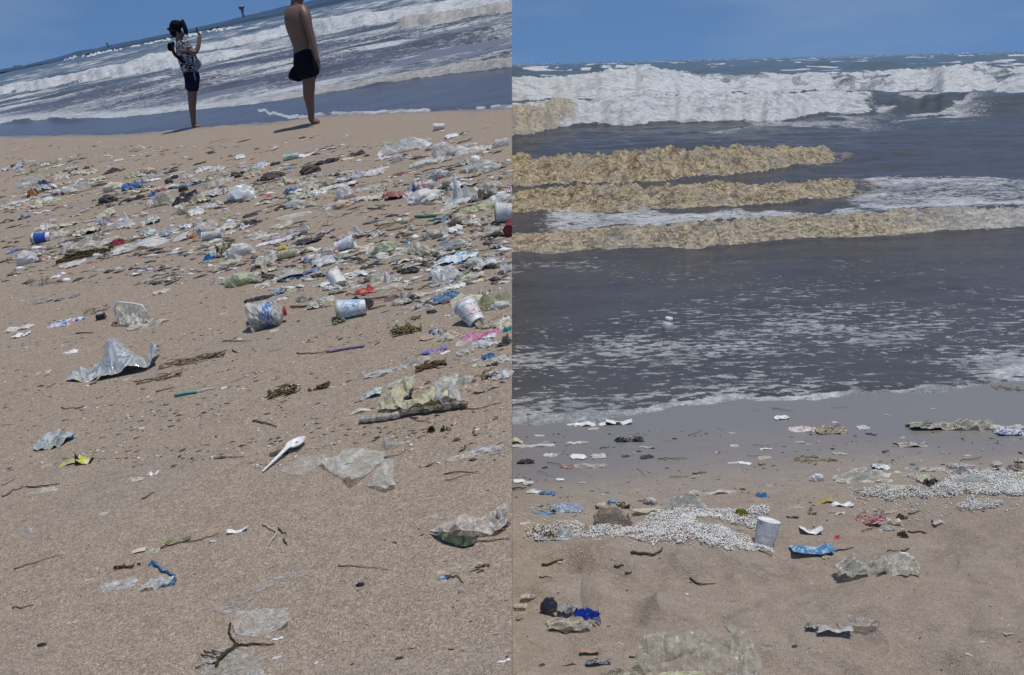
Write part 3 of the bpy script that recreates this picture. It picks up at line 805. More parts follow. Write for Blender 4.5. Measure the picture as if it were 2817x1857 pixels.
def outline_sheet(F, poly, name, mat, label, cat, peaks=(), amp=.012, seed=0, step=14, group=None, parent=None, rough=.35):
    """sheet with the outline seen in the photo, lying on the ground, creased, with raised peaks (px, py, height m, reach px)"""
    P = [Vector(p) for p in poly]
    x0, x1 = min(p.x for p in P), max(p.x for p in P); y0, y1 = min(p.y for p in P), max(p.y for p in P)
    pts = []; edges = []
    for i in range(len(P)):
        a, b = P[i], P[(i + 1) % len(P)]; n = max(1, int((b - a).length / step))
        for j in range(n): pts.append(a.lerp(b, j / n))
    nb = len(pts); edges = [(i, (i + 1) % nb) for i in range(nb)]
    rr = random.Random(seed)
    yy = y0
    while yy < y1:
        xx = x0
        while xx < x1:
            q = Vector((xx + rr.uniform(-.35, .35) * step, yy + rr.uniform(-.35, .35) * step)); ins = False
            for i in range(nb):
                a, b = pts[i], pts[(i + 1) % nb]
                if (a.y > q.y) != (b.y > q.y) and q.x < (b.x - a.x) * (q.y - a.y) / (b.y - a.y) + a.x: ins = not ins
            if ins: pts.append(q)
            xx += step
        yy += step * .7
    vs, es, fs, *_ = delaunay_2d_cdt(pts, edges, [], 1, 1e-4)
    ax = np.array([v.x for v in vs]); ay = np.array([v.y for v in vs])
    base = ground(F, sum(ax) / len(ax), sum(ay) / len(ay))
    V = []
    for x, y in zip(ax, ay):
        g_ = ground(F, x, y)
        z = amp * (rid(np.array(x / 48. + seed), np.array(y / 36.), seed, 3) * 1.4 - .25 + rough * fbm(np.array(x / 13.), np.array(y / 11.), seed + 1, 2))
        for (a, b, h, rch) in peaks: z = z + h * max(0, 1 - math.hypot((x - a) / rch, (y - b) / rch * 1.5)) ** 1.2
        V.append((g_[0] - base[0], g_[1] - base[1], g_[2] - base[2] + max(.001, float(z))))
    mw = frame_m(F, base); me = mesh_of(name, V, [tuple(f) for f in fs], mat)
    if parent is not None: return child(parent, name, me, mw)
    o = tag(ob(name, me, mw=mw), label, cat, group)
    if x1 > 1395 and F is FL or x0 < 1425 and F is FR: cut_at_seam(o, F)
    return o

# ---- palette
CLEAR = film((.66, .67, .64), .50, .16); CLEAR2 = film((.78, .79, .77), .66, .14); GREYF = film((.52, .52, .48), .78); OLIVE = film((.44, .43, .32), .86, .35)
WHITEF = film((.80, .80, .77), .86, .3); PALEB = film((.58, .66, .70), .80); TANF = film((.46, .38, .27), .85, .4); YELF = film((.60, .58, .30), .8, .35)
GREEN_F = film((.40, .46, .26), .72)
WHITE = solid((.78, .78, .76), .4); DARK = solid((.018, .020, .028), .5); BROWNDK = solid((.07, .05, .04), .7); BLUE = solid((.02, .10, .42), .35)
RED = solid((.42, .03, .03), .35); DRED = solid((.22, .02, .03), .4); TEAL = solid((.05, .38, .33), .35); ORANGE = solid((.62, .20, .06), .4); YEL = solid((.70, .62, .05), .35)
PURPLE = solid((.14, .08, .34), .4); CREAM = solid((.62, .56, .42), .6); SILVER = solid((.55, .55, .52), .22); CARD = solid((.42, .39, .34), .8)
TWIG = organic((.10, .065, .04)); TWIGL = organic((.22, .16, .10)); WEED = organic((.055, .045, .02)); REED = organic((.30, .24, .15)); LEAFG = organic((.09, .12, .03))
# ------------------------------------------------------------------ the litter, left stretch: things one can point to
W3 = (.78, .78, .75); 
cup(FL, (118, 665), .165, .105, .078, math.pi, 'paper_cup', 'blue paper cup with white ends lying on its side at the left edge', WHITE, BLUE, rim=solid((.25, .24, .22), .5), inner=None, seed=2, group=None, base=solid((.55, .55, .52), .5), sl=(.22, .85))
cup(FL, (954, 687), .125, .092, .062, 0.0, 'yogurt_cup', 'white plastic cup printed with small blue marks, lying open to the right', WHITE,
    printed(((.78, .78, .75), (.80, .80, .78), (.12, .2, .5), (.78, .78, .76), (.80, .80, .78)), 5, seed=3), dent=.03, seed=4)
cup(FL, (968, 868), .150, .108, .074, math.pi + .12, 'drink_cup', 'tall pale cup with sky blue print and a green sealed mouth facing left', solid((.66, .72, .70), .4),
    printed(((.72, .76, .76), (.08, .36, .62), (.74, .78, .78), (.08, .34, .62), (.75, .78, .78)), 2.6, seed=5, stretch=(.8, 1.6, 1.6)), rim=solid((.28, .36, .16), .5), lid=printed(((.26, .34, .16), (.45, .42, .26), (.20, .26, .12)), 3, seed=4), dent=.02)
t_cup = cup(FL, (1298, 893), .118, .112, .076, math.pi * .64, 'paper_cup', 'white paper cup with red and pale blue print, its grey round base towards the viewer', WHITE,
    printed(((.78, .78, .76), (.50, .08, .06), (.80, .80, .78), (.35, .58, .62), (.80, .80, .78)), 3.4, seed=8, stretch=(1, 1, 1.5)), base=solid((.46, .46, .47), .5), up=.42, dent=.02)
cup(FL, (1209, 357), .115, .085, .06, math.pi, 'foam_cup', 'small lone white cup on bare sand, nearest the water edge right of the shirtless man', solid((.66, .65, .6), .5), dent=.03)
cup(FL, (1168, 522), .15, .088, .075, math.pi, 'tin_pot', 'red and white tub with a bright blue end facing left', solid((.55, .5, .46), .5), printed(((.6, .56, .5), (.42, .10, .08), (.62, .58, .54)), 3, seed=2), lid=solid((.03, .12, .45), .4), rim=solid((.03, .12, .45), .4), dent=.06)
cup(FL, (1398, 608), .15, .135, .10, math.pi - .1, 'drink_cup', 'big dull cup with a dark open mouth at the right end of the left beach', film((.6, .66, .68), .9, .3), PALEB, rim=solid((.18, .17, .13), .5), dent=.03)
cup(FL, (1410, 644), .09, .095, .08, 1.2, 'plastic_tub', 'dark red tub just under the big dull cup', DRED, dent=.03, cat='tub')
cup(FL, (1243, 517), .11, .095, .08, math.pi * .9, 'plastic_tub', 'murky olive brown tub beside the tall clear wraps', film((.30, .28, .18), .85, .4), dent=.08, cat='tub')
cup(FL, (930, 786), .10, .095, .072, math.pi * .6, 'foam_cup', 'crushed white cup with brown stained opening beside the red packet', solid((.7, .69, .64), .5), dent=.25, seed=5, up=.4, inner=None)
cup(FL, (587, 657), .145, .07, .06, math.pi, 'clear_cup', 'greyish clear cup lying just right of the orange and blue packet', CLEAR2, dent=.10, rim=solid((.8, .8, .78), .3))
cup(FL, (803, 438), .17, .07, .065, math.pi, 'clear_cup', 'clear cup with a teal tint next to the black cloth', CLEAR2, TEAL if False else film((.25, .6, .55), .75, .2), dent=.1)
bottle(FL, (742, 896), .195, .135, 0.15, 'plastic_bottle', 'big crushed clear bottle with a blue label patch and red cap', film((.50, .51, .48), .72, .15), RED, printed(((.50, .50, .47), (.04, .16, .45), (.52, .52, .5), (.05, .2, .5), (.55, .56, .54)), 2.4, seed=6), dent=.30, seed=6)
bottle(FL, (790, 712), .145, .060, math.pi, 'plastic_bottle', 'slim olive clear bottle lying below the yellow crumpled wrapper', film((.44, .43, .32), .8, .25), GREYF, dent=.10, seed=8)
bottle(FL, (1379, 402), .15, .07, math.pi, 'plastic_bottle', 'milky bottle pointing at the long clear bag near the right end of the left beach', CLEAR2, film((.3, .32, .25), .9), dent=.12, seed=4)

I = [  # box, name, label, category, material, kind, height share
 ((1040, 366, 1190, 426), 'plastic_bag', 'peaked heap of pale clear plastic bag nearest the lone white cup', 'plastic bag', CLEAR2, 'tent', .75),
 ((1110, 385, 1180, 412), 'plastic_bag', 'small white fold of bag standing in the peaked pale heap', 'plastic bag', WHITEF, 'tent', .6),
 ((1190, 386, 1262, 438), 'plastic_bag', 'rounded clear bag with an open mouth at the left end of the long clear bag', 'plastic bag', CLEAR, 'ball', .8),
 ((1225, 380, 1357, 428), 'plastic_bag', 'long smooth clear bag swelling to the right, below the lone white cup', 'plastic bag', CLEAR2, 'tent', .6),
 ((1125, 433, 1206, 464), 'food_container', 'round clear food container on the sand below the long clear bag', 'container', CLEAR2, 'ball', .6),
 ((1078, 420, 1112, 447), 'plastic_bag', 'knotted clear bag just left of the round clear container', 'plastic bag', CLEAR, 'ball', .6),
 ((853, 429, 938, 455), 'black_cloth', 'black wet cloth lying below the shirtless man', 'cloth', DARK, 'crumple', .6),
 ((938, 428, 976, 442), 'cloth_scrap', 'spotted beige scrap at the right end of the black cloth', 'cloth', CREAM, 'flat', .4),
 ((820, 416, 868, 432), 'round_disc', 'white lid tilted beside the teal tinted cup', 'lid', WHITE, 'card', .5),
 ((1077, 471, 1118, 486), 'red_packet', 'dark red flattened packet alone on sand above the litter band', 'packet', DRED, 'crumple', .5),
 ((985, 458, 1070, 478), 'plastic_wrap', 'flattened whitish wrap left of the dark red packet', 'plastic wrap', WHITEF, 'crumple', .4),
 ((1240, 464, 1318, 560), 'plastic_wrap', 'tall shining heap of clear wraps, highest in the right litter band', 'plastic wrap', CLEAR2, 'tent', .62),
 ((1215, 520, 1300, 566), 'plastic_wrap', 'crinkled white wrap at the foot of the tall shining heap', 'plastic wrap', WHITEF, 'crumple', .5),
 ((1300, 500, 1372, 545), 'plastic_wrap', 'loose clear wraps right of the tall shining heap', 'plastic wrap', CLEAR, 'crumple', .5),
 ((1290, 545, 1410, 572), 'plastic_tube', 'olive tinted long film roll below the clear wraps at right', 'plastic film', OLIVE, 'strip', .5),
 ((1378, 498, 1412, 530), 'plastic_bag', 'white bag with a red corner cut off by the end of the left beach', 'plastic bag', printed(((.78, .78, .75), (.45, .06, .06), (.76, .76, .74)), 2, seed=9), 'tent', .6),
 ((751, 552, 835, 578), 'black_sheet', 'dark triangular sheet pointing left in the litter band', 'plastic sheet', solid((.035, .03, .028), .5), 'tent', .6),
 ((744, 598, 808, 631), 'plastic_bag', 'small cream bag peaked in the middle, above the maroon striped bag', 'plastic bag', film((.58, .56, .44), .9, .3), 'tent', .7),
 ((752, 580, 860, 606), 'plastic_wrap', 'clear wrap with dark gaps above the small cream bag', 'plastic wrap', CLEAR, 'crumple', .5),
 ((690, 628, 750, 662), 'plastic_bag', 'grey white bag joined to the left of the maroon striped bag', 'plastic bag', film((.6, .6, .58), .9), 'tent', .6),
 ((735, 636, 826, 660), 'plastic_bag', 'maroon striped bag with white lower edge', 'plastic bag', printed(((.20, .08, .14), (.55, .52, .52), (.18, .06, .12), (.70, .70, .68)), 3, seed=12, stretch=(.5, 3, 3)), 'crumple', .5),
 ((694, 655, 824, 672), 'plastic_strip', 'bright white torn strip below the maroon striped bag', 'plastic strip', WHITE, 'strip', .3),
 ((763, 672, 796, 698), 'yellow_wrapper', 'small crumpled yellow wrapper standing on the olive clear bottle', 'wrapper', solid((.50, .45, .06), .35), 'ball', .7),
 ((690, 688, 766, 742), 'plastic_bag', 'dull grey green bag slumped left of the olive clear bottle', 'plastic bag', GREYF, 'crumple', .6),
 ((828, 690, 893, 722), 'plastic_wrap', 'crushed white wrap left of the cup with blue marks', 'plastic wrap', WHITEF, 'crumple', .5),
 ((910, 690, 934, 702), 'red_scrap', 'bright red scrap tucked under the cup with blue marks', 'scrap', RED, 'crumple', .5),
 ((985, 672, 1032, 694), 'paper_scrap', 'white and orange torn paper right of the cup with blue marks', 'scrap', printed(((.75, .73, .70), (.62, .25, .10), (.76, .74, .7)), 2, seed=4), 'crumple', .4),
 ((910, 706, 990, 726), 'food_packet', 'flat white packet with a teal corner under the cup with blue marks', 'packet', printed(((.62, .62, .58), (.15, .5, .45), (.64, .64, .6), (.6, .6, .56)), 2, seed=6), 'flat', .3),
 ((915, 634, 975, 652), 'orange_wrapper', 'dull orange wrapper on twigs above the cup with blue marks', 'wrapper', solid((.42, .22, .12), .5), 'crumple', .5),
 ((1190, 648, 1300, 694), 'plastic_bag', 'clear bag with a dark shaded fold above the sky blue printed bag', 'plastic bag', CLEAR, 'tent', .7),
 ((1233, 662, 1300, 688), 'dark_wrapper', 'black crinkled wrapper inside the clear bag above the sky blue print', 'wrapper', DARK, 'crumple', .5),
 ((1188, 676, 1322, 730), 'plastic_bag', 'large white bag with a sky blue printed stripe', 'plastic bag', printed(((.72, .74, .70), (.05, .32, .62), (.76, .78, .76), (.74, .76, .74)), 1.8, seed=14, stretch=(1, 1.2, 1)), 'crumple', .5),
 ((1120, 676, 1172, 694), 'brown_scrap', 'khaki crumpled scrap left of the sky blue printed bag', 'scrap', TANF, 'crumple', .6),
 ((1035, 690, 1124, 714), 'plastic_strip', 'dirty pale strip trailing left from the khaki scrap', 'plastic strip', film((.55, .54, .48), .8), 'strip', .4),
 ((1340, 660, 1385, 684), 'food_wrapper', 'wrapper with a white top and black underside at right, above the orange paper', 'wrapper', printed(((.04, .04, .05), (.7, .7, .68), (.05, .05, .05)), 2, seed=7), 'crumple', .5),
 ((1350, 690, 1412, 712), 'food_wrapper', 'orange and purple paper at the right end of the left beach', 'wrapper', printed(((.55, .30, .16), (.16, .10, .28), (.7, .66, .58)), 2.2, seed=15), 'crumple', .5),
 ((1305, 704, 1366, 740), 'white_packet', 'square white packet with rounded corners lying tilted', 'packet', WHITEF, 'card', .5),
 ((1365, 706, 1412, 752), 'plastic_wrap', 'white and black crumpled wrap below the orange and purple paper', 'plastic wrap', film((.66, .66, .64), .85), 'crumple', .6),
 ((1100, 716, 1190, 734), 'plastic_strip', 'thin pale torn strip left of the sky blue printed bag, lower down', 'plastic strip', CLEAR2, 'strip', .4),
 ((1262, 748, 1346, 768), 'orange_tube', 'brown orange flattened tube lying on a black scrap', 'tube', printed(((.36, .20, .08), (.55, .42, .22), (.30, .10, .05)), 2, seed=3), 'strip', .6),
 ((1240, 762, 1290, 780), 'black_scrap', 'black scrap sticking out left under the brown orange tube', 'scrap', DARK, 'flat', .5),
 ((1195, 776, 1282, 796), 'plastic_wrap', 'bright white twisted wrap below the brown orange tube', 'plastic wrap', WHITE, 'crumple', .5),
 ((670, 813, 754, 834), 'black_strip', 'flat black strip above the crushed bottle', 'plastic strip', DARK, 'flat', .4),
 ((762, 818, 794, 830), 'white_scrap', 'narrow white scrap at the right end of the flat black strip', 'scrap', WHITE, 'flat', .4),
 ((670, 836, 712, 866), 'plastic_bag', 'grey film folded against the left side of the crushed bottle', 'plastic bag', GREYF, 'tent', .6),
 ((804, 806, 866, 838), 'food_wrapper', 'brown grey crumpled wrapper with a black foot above the pale cup', 'wrapper', printed(((.30, .26, .2), (.05, .05, .05), (.45, .40, .34)), 2, seed=11), 'crumple', .6),
 ((976, 770, 1036, 812), 'red_packet', 'bright red packet with an orange top and dark hollow side', 'packet', printed(((.45, .02, .03), (.48, .03, .03), (.60, .34, .14)), 1.4, seed=18), 'tent', .6),
 ((970, 768, 1000, 786), 'blue_scrap', 'dull blue scrap behind the bright red packet', 'scrap', solid((.06, .14, .24), .5), 'crumple', .5),
 ((728, 750, 838, 778), 'cardboard_tray', 'long grey corrugated tray lying level', 'tray', CARD, 'card', .6),
 ((700, 772, 765, 792), 'plastic_strip', 'pale strip pointing to the long grey corrugated tray', 'plastic strip', CLEAR2, 'strip', .4),
 ((855, 735, 915, 762), 'plastic_wrap', 'loop of clear film left of the crushed white cup', 'plastic wrap', CLEAR, 'tent', .7),
 ((1010, 730, 1056, 770), 'plastic_bag', 'grey clear bag, left one of the pair above the bright red packet', 'plastic bag', CLEAR, 'tent', .7),
 ((1050, 732, 1104, 780), 'plastic_bag', 'whiter puffed bag, right one of the pair above the bright red packet', 'plastic bag', WHITEF, 'tent', .75),
 ((1090, 776, 1156, 822), 'grey_sheet', 'draped dark grey sheet with a long tail to the right', 'plastic sheet', film((.40, .38, .35), .9, .5), 'tent', .7),
 ((1150, 804, 1268, 824), 'plastic_strip', 'long flat grey tail running right from the draped sheet', 'plastic strip', film((.48, .45, .42), .9, .5), 'strip', .3),
 ((1056, 800, 1108, 826), 'food_wrapper', 'mauve brown wrapper under the left side of the draped grey sheet', 'wrapper', solid((.20, .14, .14), .6), 'crumple', .5),
 ((1310, 790, 1410, 862), 'net_bag', 'green yellow see-through net bag behind the red printed cup', 'net bag', film((.46, .48, .26), .62, .3), 'crumple', .7),
 ((1300, 790, 1352, 818), 'food_wrapper', 'curved dark brown peel like scrap on top of the green yellow net bag', 'scrap', printed(((.12, .08, .04), (.6, .56, .44)), 2, seed=2), 'strip', .6),
 ((1340, 826, 1405, 862), 'plastic_bottle', 'clear jar shape at the bottom of the green yellow net bag', 'jar', CLEAR2, 'ball', .6),
 ((1267, 910, 1384, 952), 'pink_bag', 'bright pink and white striped bag', 'plastic bag', printed(((.62, .12, .32), (.72, .52, .60), (.60, .05, .20), (.75, .62, .66), (.60, .06, .26)), 4.5, seed=5, stretch=(.5, 3, 2)), 'crumple', .5),
 ((1155, 908, 1272, 940), 'food_wrapper', 'faded orange streaked clear wrapper left of the pink striped bag', 'wrapper', printed(((.50, .42, .34), (.55, .22, .12), (.56, .50, .42), (.58, .40, .22)), 3, seed=19, stretch=(.5, 2.4, 2)), 'crumple', .4),
 ((1312, 948, 1352, 970), 'food_packet', 'pale blue and white packet just under the pink striped bag', 'packet', printed(((.70, .76, .78), (.10, .32, .50), (.72, .78, .8)), 2.2, seed=4), 'card', .4),
 ((1352, 946, 1386, 966), 'silver_packet', 'small silver packet right of the pale blue packet', 'packet', SILVER, 'crumple', .4),
 ((1382, 928, 1412, 966), 'grey_wrapper', 'dark grey crumpled wrapper right of the pink striped bag', 'wrapper', solid((.12, .12, .12), .5), 'crumple', .6),
 ((1386, 906, 1412, 928), 'teal_scrap', 'teal scrap at the very edge beside the pink striped bag', 'scrap', TEAL, 'crumple', .5),
 ((1164, 960, 1234, 984), 'purple_wrapper', 'small purple wrapper with white print', 'wrapper', printed(((.12, .07, .36), (.14, .08, .40), (.6, .6, .72), (.13, .07, .36)), 3.2, seed=9), 'card', .5),
 ((1100, 974, 1190, 1024), 'plastic_bag', 'crumpled grey bag above the long white sachet', 'plastic bag', GREYF, 'tent', .6),
 ((997, 1010, 1138, 1042), 'long_sachet', 'long grey white sachet with a pointed left end', 'sachet', printed(((.50, .50, .46), (.62, .62, .58), (.36, .35, .33), (.60, .60, .57)), 4, seed=17, stretch=(.6, 2, 2)), 'crumple', .4),
 ((1288, 986, 1324, 1014), 'white_scrap', 'white triangular scrap standing right of the olive bags', 'scrap', WHITEF, 'tent', .7),
 ((1196, 1026, 1322, 1092), 'plastic_bag', 'pale clear bag at the upper right of the olive bags', 'plastic bag', film((.52, .55, .50), .72), 'crumple', .5),
 ((1070, 1034, 1150, 1084), 'plastic_bag', 'green tinted clear bag at the upper left of the olive bags', 'plastic bag', film((.46, .50, .42), .72), 'tent', .5),
 ((1212, 1056, 1275, 1142), 'plastic_strip', 'clear twisted strip falling across the broad olive yellow bag', 'plastic strip', CLEAR2, 'strip', .4),
 ((1250, 1060, 1320, 1100), 'brown_scrap', 'brown weedy scrap right of the clear twisted strip', 'scrap', TANF, 'crumple', .5),
 ((1000, 1078, 1054, 1110), 'teal_sachet', 'teal and white sachet left of the olive bags', 'sachet', printed(((.66, .70, .66), (.04, .30, .24), (.68, .72, .68)), 1.8, seed=20), 'card', .4),
 ((963, 1120, 1086, 1146), 'white_sachet', 'thin white sachet sticking out left under the olive bags', 'sachet', film((.66, .66, .60), .92), 'strip', .5),
 ((1050, 1200, 1104, 1247), 'plastic_film', 'small folded clear film standing up above the large clear sheet', 'plastic film', CLEAR, 'tent', .7),
 ((1104, 1220, 1152, 1236), 'plastic_film', 'thin shiny film tail right of the small standing film', 'plastic film', CLEAR, 'strip', .4),
 ((1234, 1260, 1316, 1290), 'plastic_film', 'faint rectangular clear film with a white edge, left one of two at right', 'plastic film', CLEAR, 'flat', .3),
 ((1298, 1234, 1394, 1274), 'plastic_film', 'frosted ribbed film, right one of two at right', 'plastic film', CLEAR2, 'crumple', .4),
 ((101, 1167, 206, 1232), 'paper_bag', 'pale blue grey crumpled bag with a blue corner at left', 'bag', printed(((.44, .47, .44), (.48, .51, .48), (.42, .46, .44)), 1.4, seed=2, coat=0), 'crumple', .4),
 ((116, 1280, 150, 1299), 'yellow_scrap', 'dull yellow scrap left of the yellow sachet', 'scrap', film((.45, .42, .26), .9), 'flat', .4),
 ((350, 1316, 405, 1345), 'curled_paper', 'curled beige paper with a dark shadowed side', 'paper', CREAM, 'tent', .6),
 ((408, 1306, 444, 1324), 'white_scrap', 'white twisted end right of the curled beige paper', 'scrap', WHITE, 'strip', .4),
 ((634, 1466, 690, 1489), 'folded_card', 'bright white folded card casting a dark shadow', 'card', WHITE, 'card', .6),
 ((68, 1455, 96, 1481), 'film_scrap', 'tiny clear film scrap with a dark foot near the left edge', 'plastic film', CLEAR, 'tent', .6),
 ((80, 1345, 172, 1372), 'plastic_film', 'faint bluish film lying over a thin twig at left', 'plastic film', CLEAR, 'flat', .3),
 ((350, 1521, 408, 1541), 'white_card', 'long cream card pointing at the square foil', 'card', CREAM, 'card', .3),
 ((407, 1512, 446, 1538), 'foil_square', 'crumpled square foil with a bright white corner', 'foil', film((.66, .64, .58), .8, .2), 'crumple', .5),
 ((462, 1491, 530, 1509), 'green_leaf', 'flat olive green leaf piece by the square foil', 'leaf', solid((.16, .19, .05), .5), 'card', .3),
 ((270, 1598, 388, 1646), 'plastic_bag', 'rumpled clear white bag, left half beside the blue cord', 'plastic bag', CLEAR2, 'crumple', .45),
 ((392, 1586, 488, 1642), 'plastic_bag', 'twisted clear bag ringed by the blue cord', 'plastic bag', CLEAR2, 'crumple', .5),
 ((425, 1632, 462, 1658), 'film_scrap', 'frayed clear end hanging below the twisted bag', 'plastic film', CLEAR, 'crumple', .5),
 ((1203, 1590, 1248, 1610), 'blue_scrap', 'bright blue scrap with a white tip near the lower right of the left beach', 'scrap', printed(((.02, .12, .42), (.02, .13, .45), (.6, .68, .76)), 1.5, seed=6), 'crumple', .5),
 ((1190, 1600, 1300, 1628), 'plastic_film', 'faint clear film under the bright blue scrap', 'plastic film', film((.5, .47, .42), .35), 'flat', .3),
 ((1240, 1552, 1330, 1592), 'plastic_film', 'faint clear film with white dots above the bright blue scrap', 'plastic film', film((.5, .47, .42), .3), 'flat', .3),
 ((970, 1540, 986, 1558), 'film_scrap', 'tiny clear bubble like scrap', 'plastic film', CLEAR, 'ball', .6),
 ((1264, 1630, 1284, 1648), 'white_bead', 'round white crumb below the bright blue scrap', 'crumb', CREAM, 'ball', .7),
 ((984, 1617, 1010, 1637), 'black_pebble', 'small black pebble alone on the near sand', 'pebble', solid((.03, .03, .04), .5), 'ball', .6),
 ((172, 953, 218, 974), 'white_scrap', 'small white folded scrap left of the silver and yellow bag peak', 'scrap', WHITE, 'tent', .5),
 ((96, 1016, 141, 1029), 'plastic_strip', 'short pale blue white strip left of the silver and yellow bag', 'plastic strip', PALEB, 'strip', .3),
 ((18, 888, 96, 914), 'plastic_strip', 'upper half of a split white strip near the left edge', 'plastic strip', WHITEF, 'strip', .5),
 ((26, 910, 86, 932), 'plastic_strip', 'lower curved half of the split white strip near the left edge', 'plastic strip', WHITE, 'strip', .4),
 ((130, 872, 212, 903), 'food_packet', 'white packet with red tip and dark blue line left of the black capped box', 'packet', printed(((.70, .72, .72), (.05, .12, .35), (.74, .75, .74), (.45, .06, .05)), 2.2, seed=13, stretch=(.7, 2, 1)), 'crumple', .4),
 ((208, 868, 238, 884), 'bottle_top', 'bright blue and white bottle cap on the white packet', 'bottle cap', printed(((.02, .16, .55), (.8, .8, .8)), 1.5, seed=1), 'ball', .6),
 ((60, 811, 150, 838), 'twig_heap', 'heap of weathered scraps and twigs above the split white strip', 'twigs', printed(((.34, .32, .26), (.06, .05, .04), (.5, .5, .46), (.3, .28, .2)), 4, seed=9), 'crumple', .5),
 ((146, 810, 220, 824), 'dark_strip', 'dark flat strip trailing right from the weathered heap', 'plastic strip', printed(((.05, .05, .05), (.4, .4, .38), (.06, .06, .06)), 3, seed=9), 'strip', .4),
 ((112, 746, 146, 784), 'standing_film', 'brownish film standing upright above the weathered heap', 'plastic film', film((.42, .38, .32), .85, .4), 'tent', .9),
 ((80, 762, 118, 790), 'plastic_film', 'low brownish film left of the upright film', 'plastic film', film((.44, .40, .34), .7, .4), 'crumple', .5),
 ((140, 753, 171, 766), 'white_scrap', 'bright white scrap right of the upright brownish film', 'scrap', WHITE, 'flat', .5),
 ((422, 788, 468, 808), 'plastic_scrap', 'Y shaped pale scrap alone in the middle of the left beach', 'scrap', film((.55, .54, .52), .9), 'strip', .5),
 ((184, 642, 330, 690), 'plastic_bag', 'wide grey clear bag, swollen left part of the longest bag', 'plastic bag', film((.50, .50, .45), .72, .3), 'crumple', .6),
 ((310, 640, 528, 690), 'plastic_bag', 'long shining tail of the longest bag, reaching to the orange and blue packet', 'plastic bag', film((.72, .72, .69), .80, .18), 'strip', .5),
 ((163, 712, 236, 738), 'plastic_film', 'flat whitish film below the swollen end of the longest bag', 'plastic film', CLEAR2, 'flat', .3),
 ((515, 630, 545, 656), 'food_packet', 'orange packet at the right tip of the longest bag', 'packet', printed(((.70, .68, .64), (.62, .26, .10), (.64, .30, .14)), 1.6, seed=5), 'crumple', .5),
 ((536, 625, 560, 648), 'food_packet', 'dull blue packet touching the orange packet', 'packet', solid((.10, .22, .30), .4), 'crumple', .6),
 ((49, 682, 108, 728), 'clear_cup', 'small clear cup shape below the blue paper cup', 'cup', CLEAR2, 'ball', .8),
 ((24, 680, 62, 694), 'blue_scrap', 'flat blue scrap below and left of the blue paper cup', 'scrap', solid((.03, .16, .36), .4), 'crumple', .4),
 ((380, 734, 402, 744), 'blue_scrap', 'tiny dark blue scrap alone below the longest bag', 'scrap', solid((.02, .12, .28), .4), 'crumple', .5),
 ((557, 690, 596, 718), 'food_wrapper', 'strong blue wrapper piece at the left of the blue and yellow pair', 'wrapper', solid((.02, .15, .35), .35), 'crumple', .5),
 ((566, 676, 622, 706), 'food_wrapper', 'pale yellow and blue wrapper at the right of the blue and yellow pair', 'wrapper', printed(((.55, .56, .36), (.08, .28, .42), (.5, .54, .46)), 3, seed=16), 'crumple', .6),
 ((311, 574, 372, 633), 'plastic_bag', 'white bag rising to a sharp point above the longest bag', 'plastic bag', film((.72, .72, .70), .92, .3), 'tent', .85),
 ((382, 582, 446, 622), 'plastic_bag', 'white and green crumpled bag right of the sharp pointed bag', 'plastic bag', printed(((.62, .63, .56), (.30, .34, .2), (.68, .68, .64), (.5, .48, .4)), 3.4, seed=7), 'crumple', .7),
 ((386, 618, 430, 649), 'food_packet', 'white packet with blue green marks just above the tail of the longest bag', 'packet', printed(((.74, .74, .7), (.15, .4, .42), (.76, .76, .72)), 3, seed=10), 'tent', .6),
 ((430, 624, 500, 646), 'food_wrapper', 'grey blue flat wrapper between the white packet and the orange packet', 'wrapper', printed(((.42, .46, .48), (.12, .2, .34), (.5, .5, .46)), 3, seed=10), 'crumple', .5),
 ((231, 617, 284, 643), 'food_tube', 'blue tube with a dark round end above the swollen end of the longest bag', 'tube', printed(((.10, .20, .36), (.6, .66, .7), (.05, .1, .2)), 2, seed=8), 'strip', .7),
 ((278, 615, 310, 640), 'food_tray', 'clear tray right of the blue tube with the dark end', 'tray', CLEAR2, 'card', .6),
 ((74, 513, 104, 542), 'food_packet', 'orange brown packet standing in the densest litter at left', 'packet', solid((.42, .18, .06), .4), 'tent', .8),
 ((92, 538, 128, 563), 'food_packet', 'yellow and white triangle of packet below the orange brown packet', 'packet', printed(((.55, .52, .14), (.74, .73, .66)), 1.2, seed=5), 'tent', .7),
 ((34, 444, 66, 466), 'food_packet', 'pale blue packet at the back of the densest litter at left', 'packet', printed(((.45, .52, .62), (.65, .68, .70)), 2, seed=3), 'crumple', .7),
 ((84, 460, 104, 475), 'food_packet', 'yellow green scrap right of the pale blue packet', 'scrap', solid((.4, .4, .16), .4), 'crumple', .6),
 ((104, 490, 134, 516), 'food_packet', 'dark blue packet above the orange brown packet', 'packet', solid((.05, .09, .16), .5), 'crumple', .7),
 ((0, 546, 90, 565), 'plastic_bag', 'bluish white bag stretched along the left edge', 'plastic bag', PALEB, 'crumple', .5),
 ((486, 518, 545, 548), 'black_shoe', 'black lumpy shoe like piece in the middle of the litter band', 'shoe', DARK, 'crumple', .6),
 ((492, 508, 520, 528), 'black_scrap', 'dark knotted scrap on the black shoe like piece', 'scrap', solid((.05, .05, .03), .5), 'ball', .7),
 ((465, 478, 494, 494), 'black_box', 'small navy black box above the black shoe like piece', 'box', solid((.015, .02, .05), .4), 'crumple', .7),
 ((408, 518, 428, 541), 'blue_packet', 'strong blue packet left of the grey pyramid bag', 'packet', BLUE, 'tent', .7),
 ((530, 485, 562, 504), 'food_packet', 'pale blue and green packet right of the navy black box', 'packet', printed(((.5, .6, .64), (.4, .5, .36)), 1.5, seed=1), 'crumple', .6),
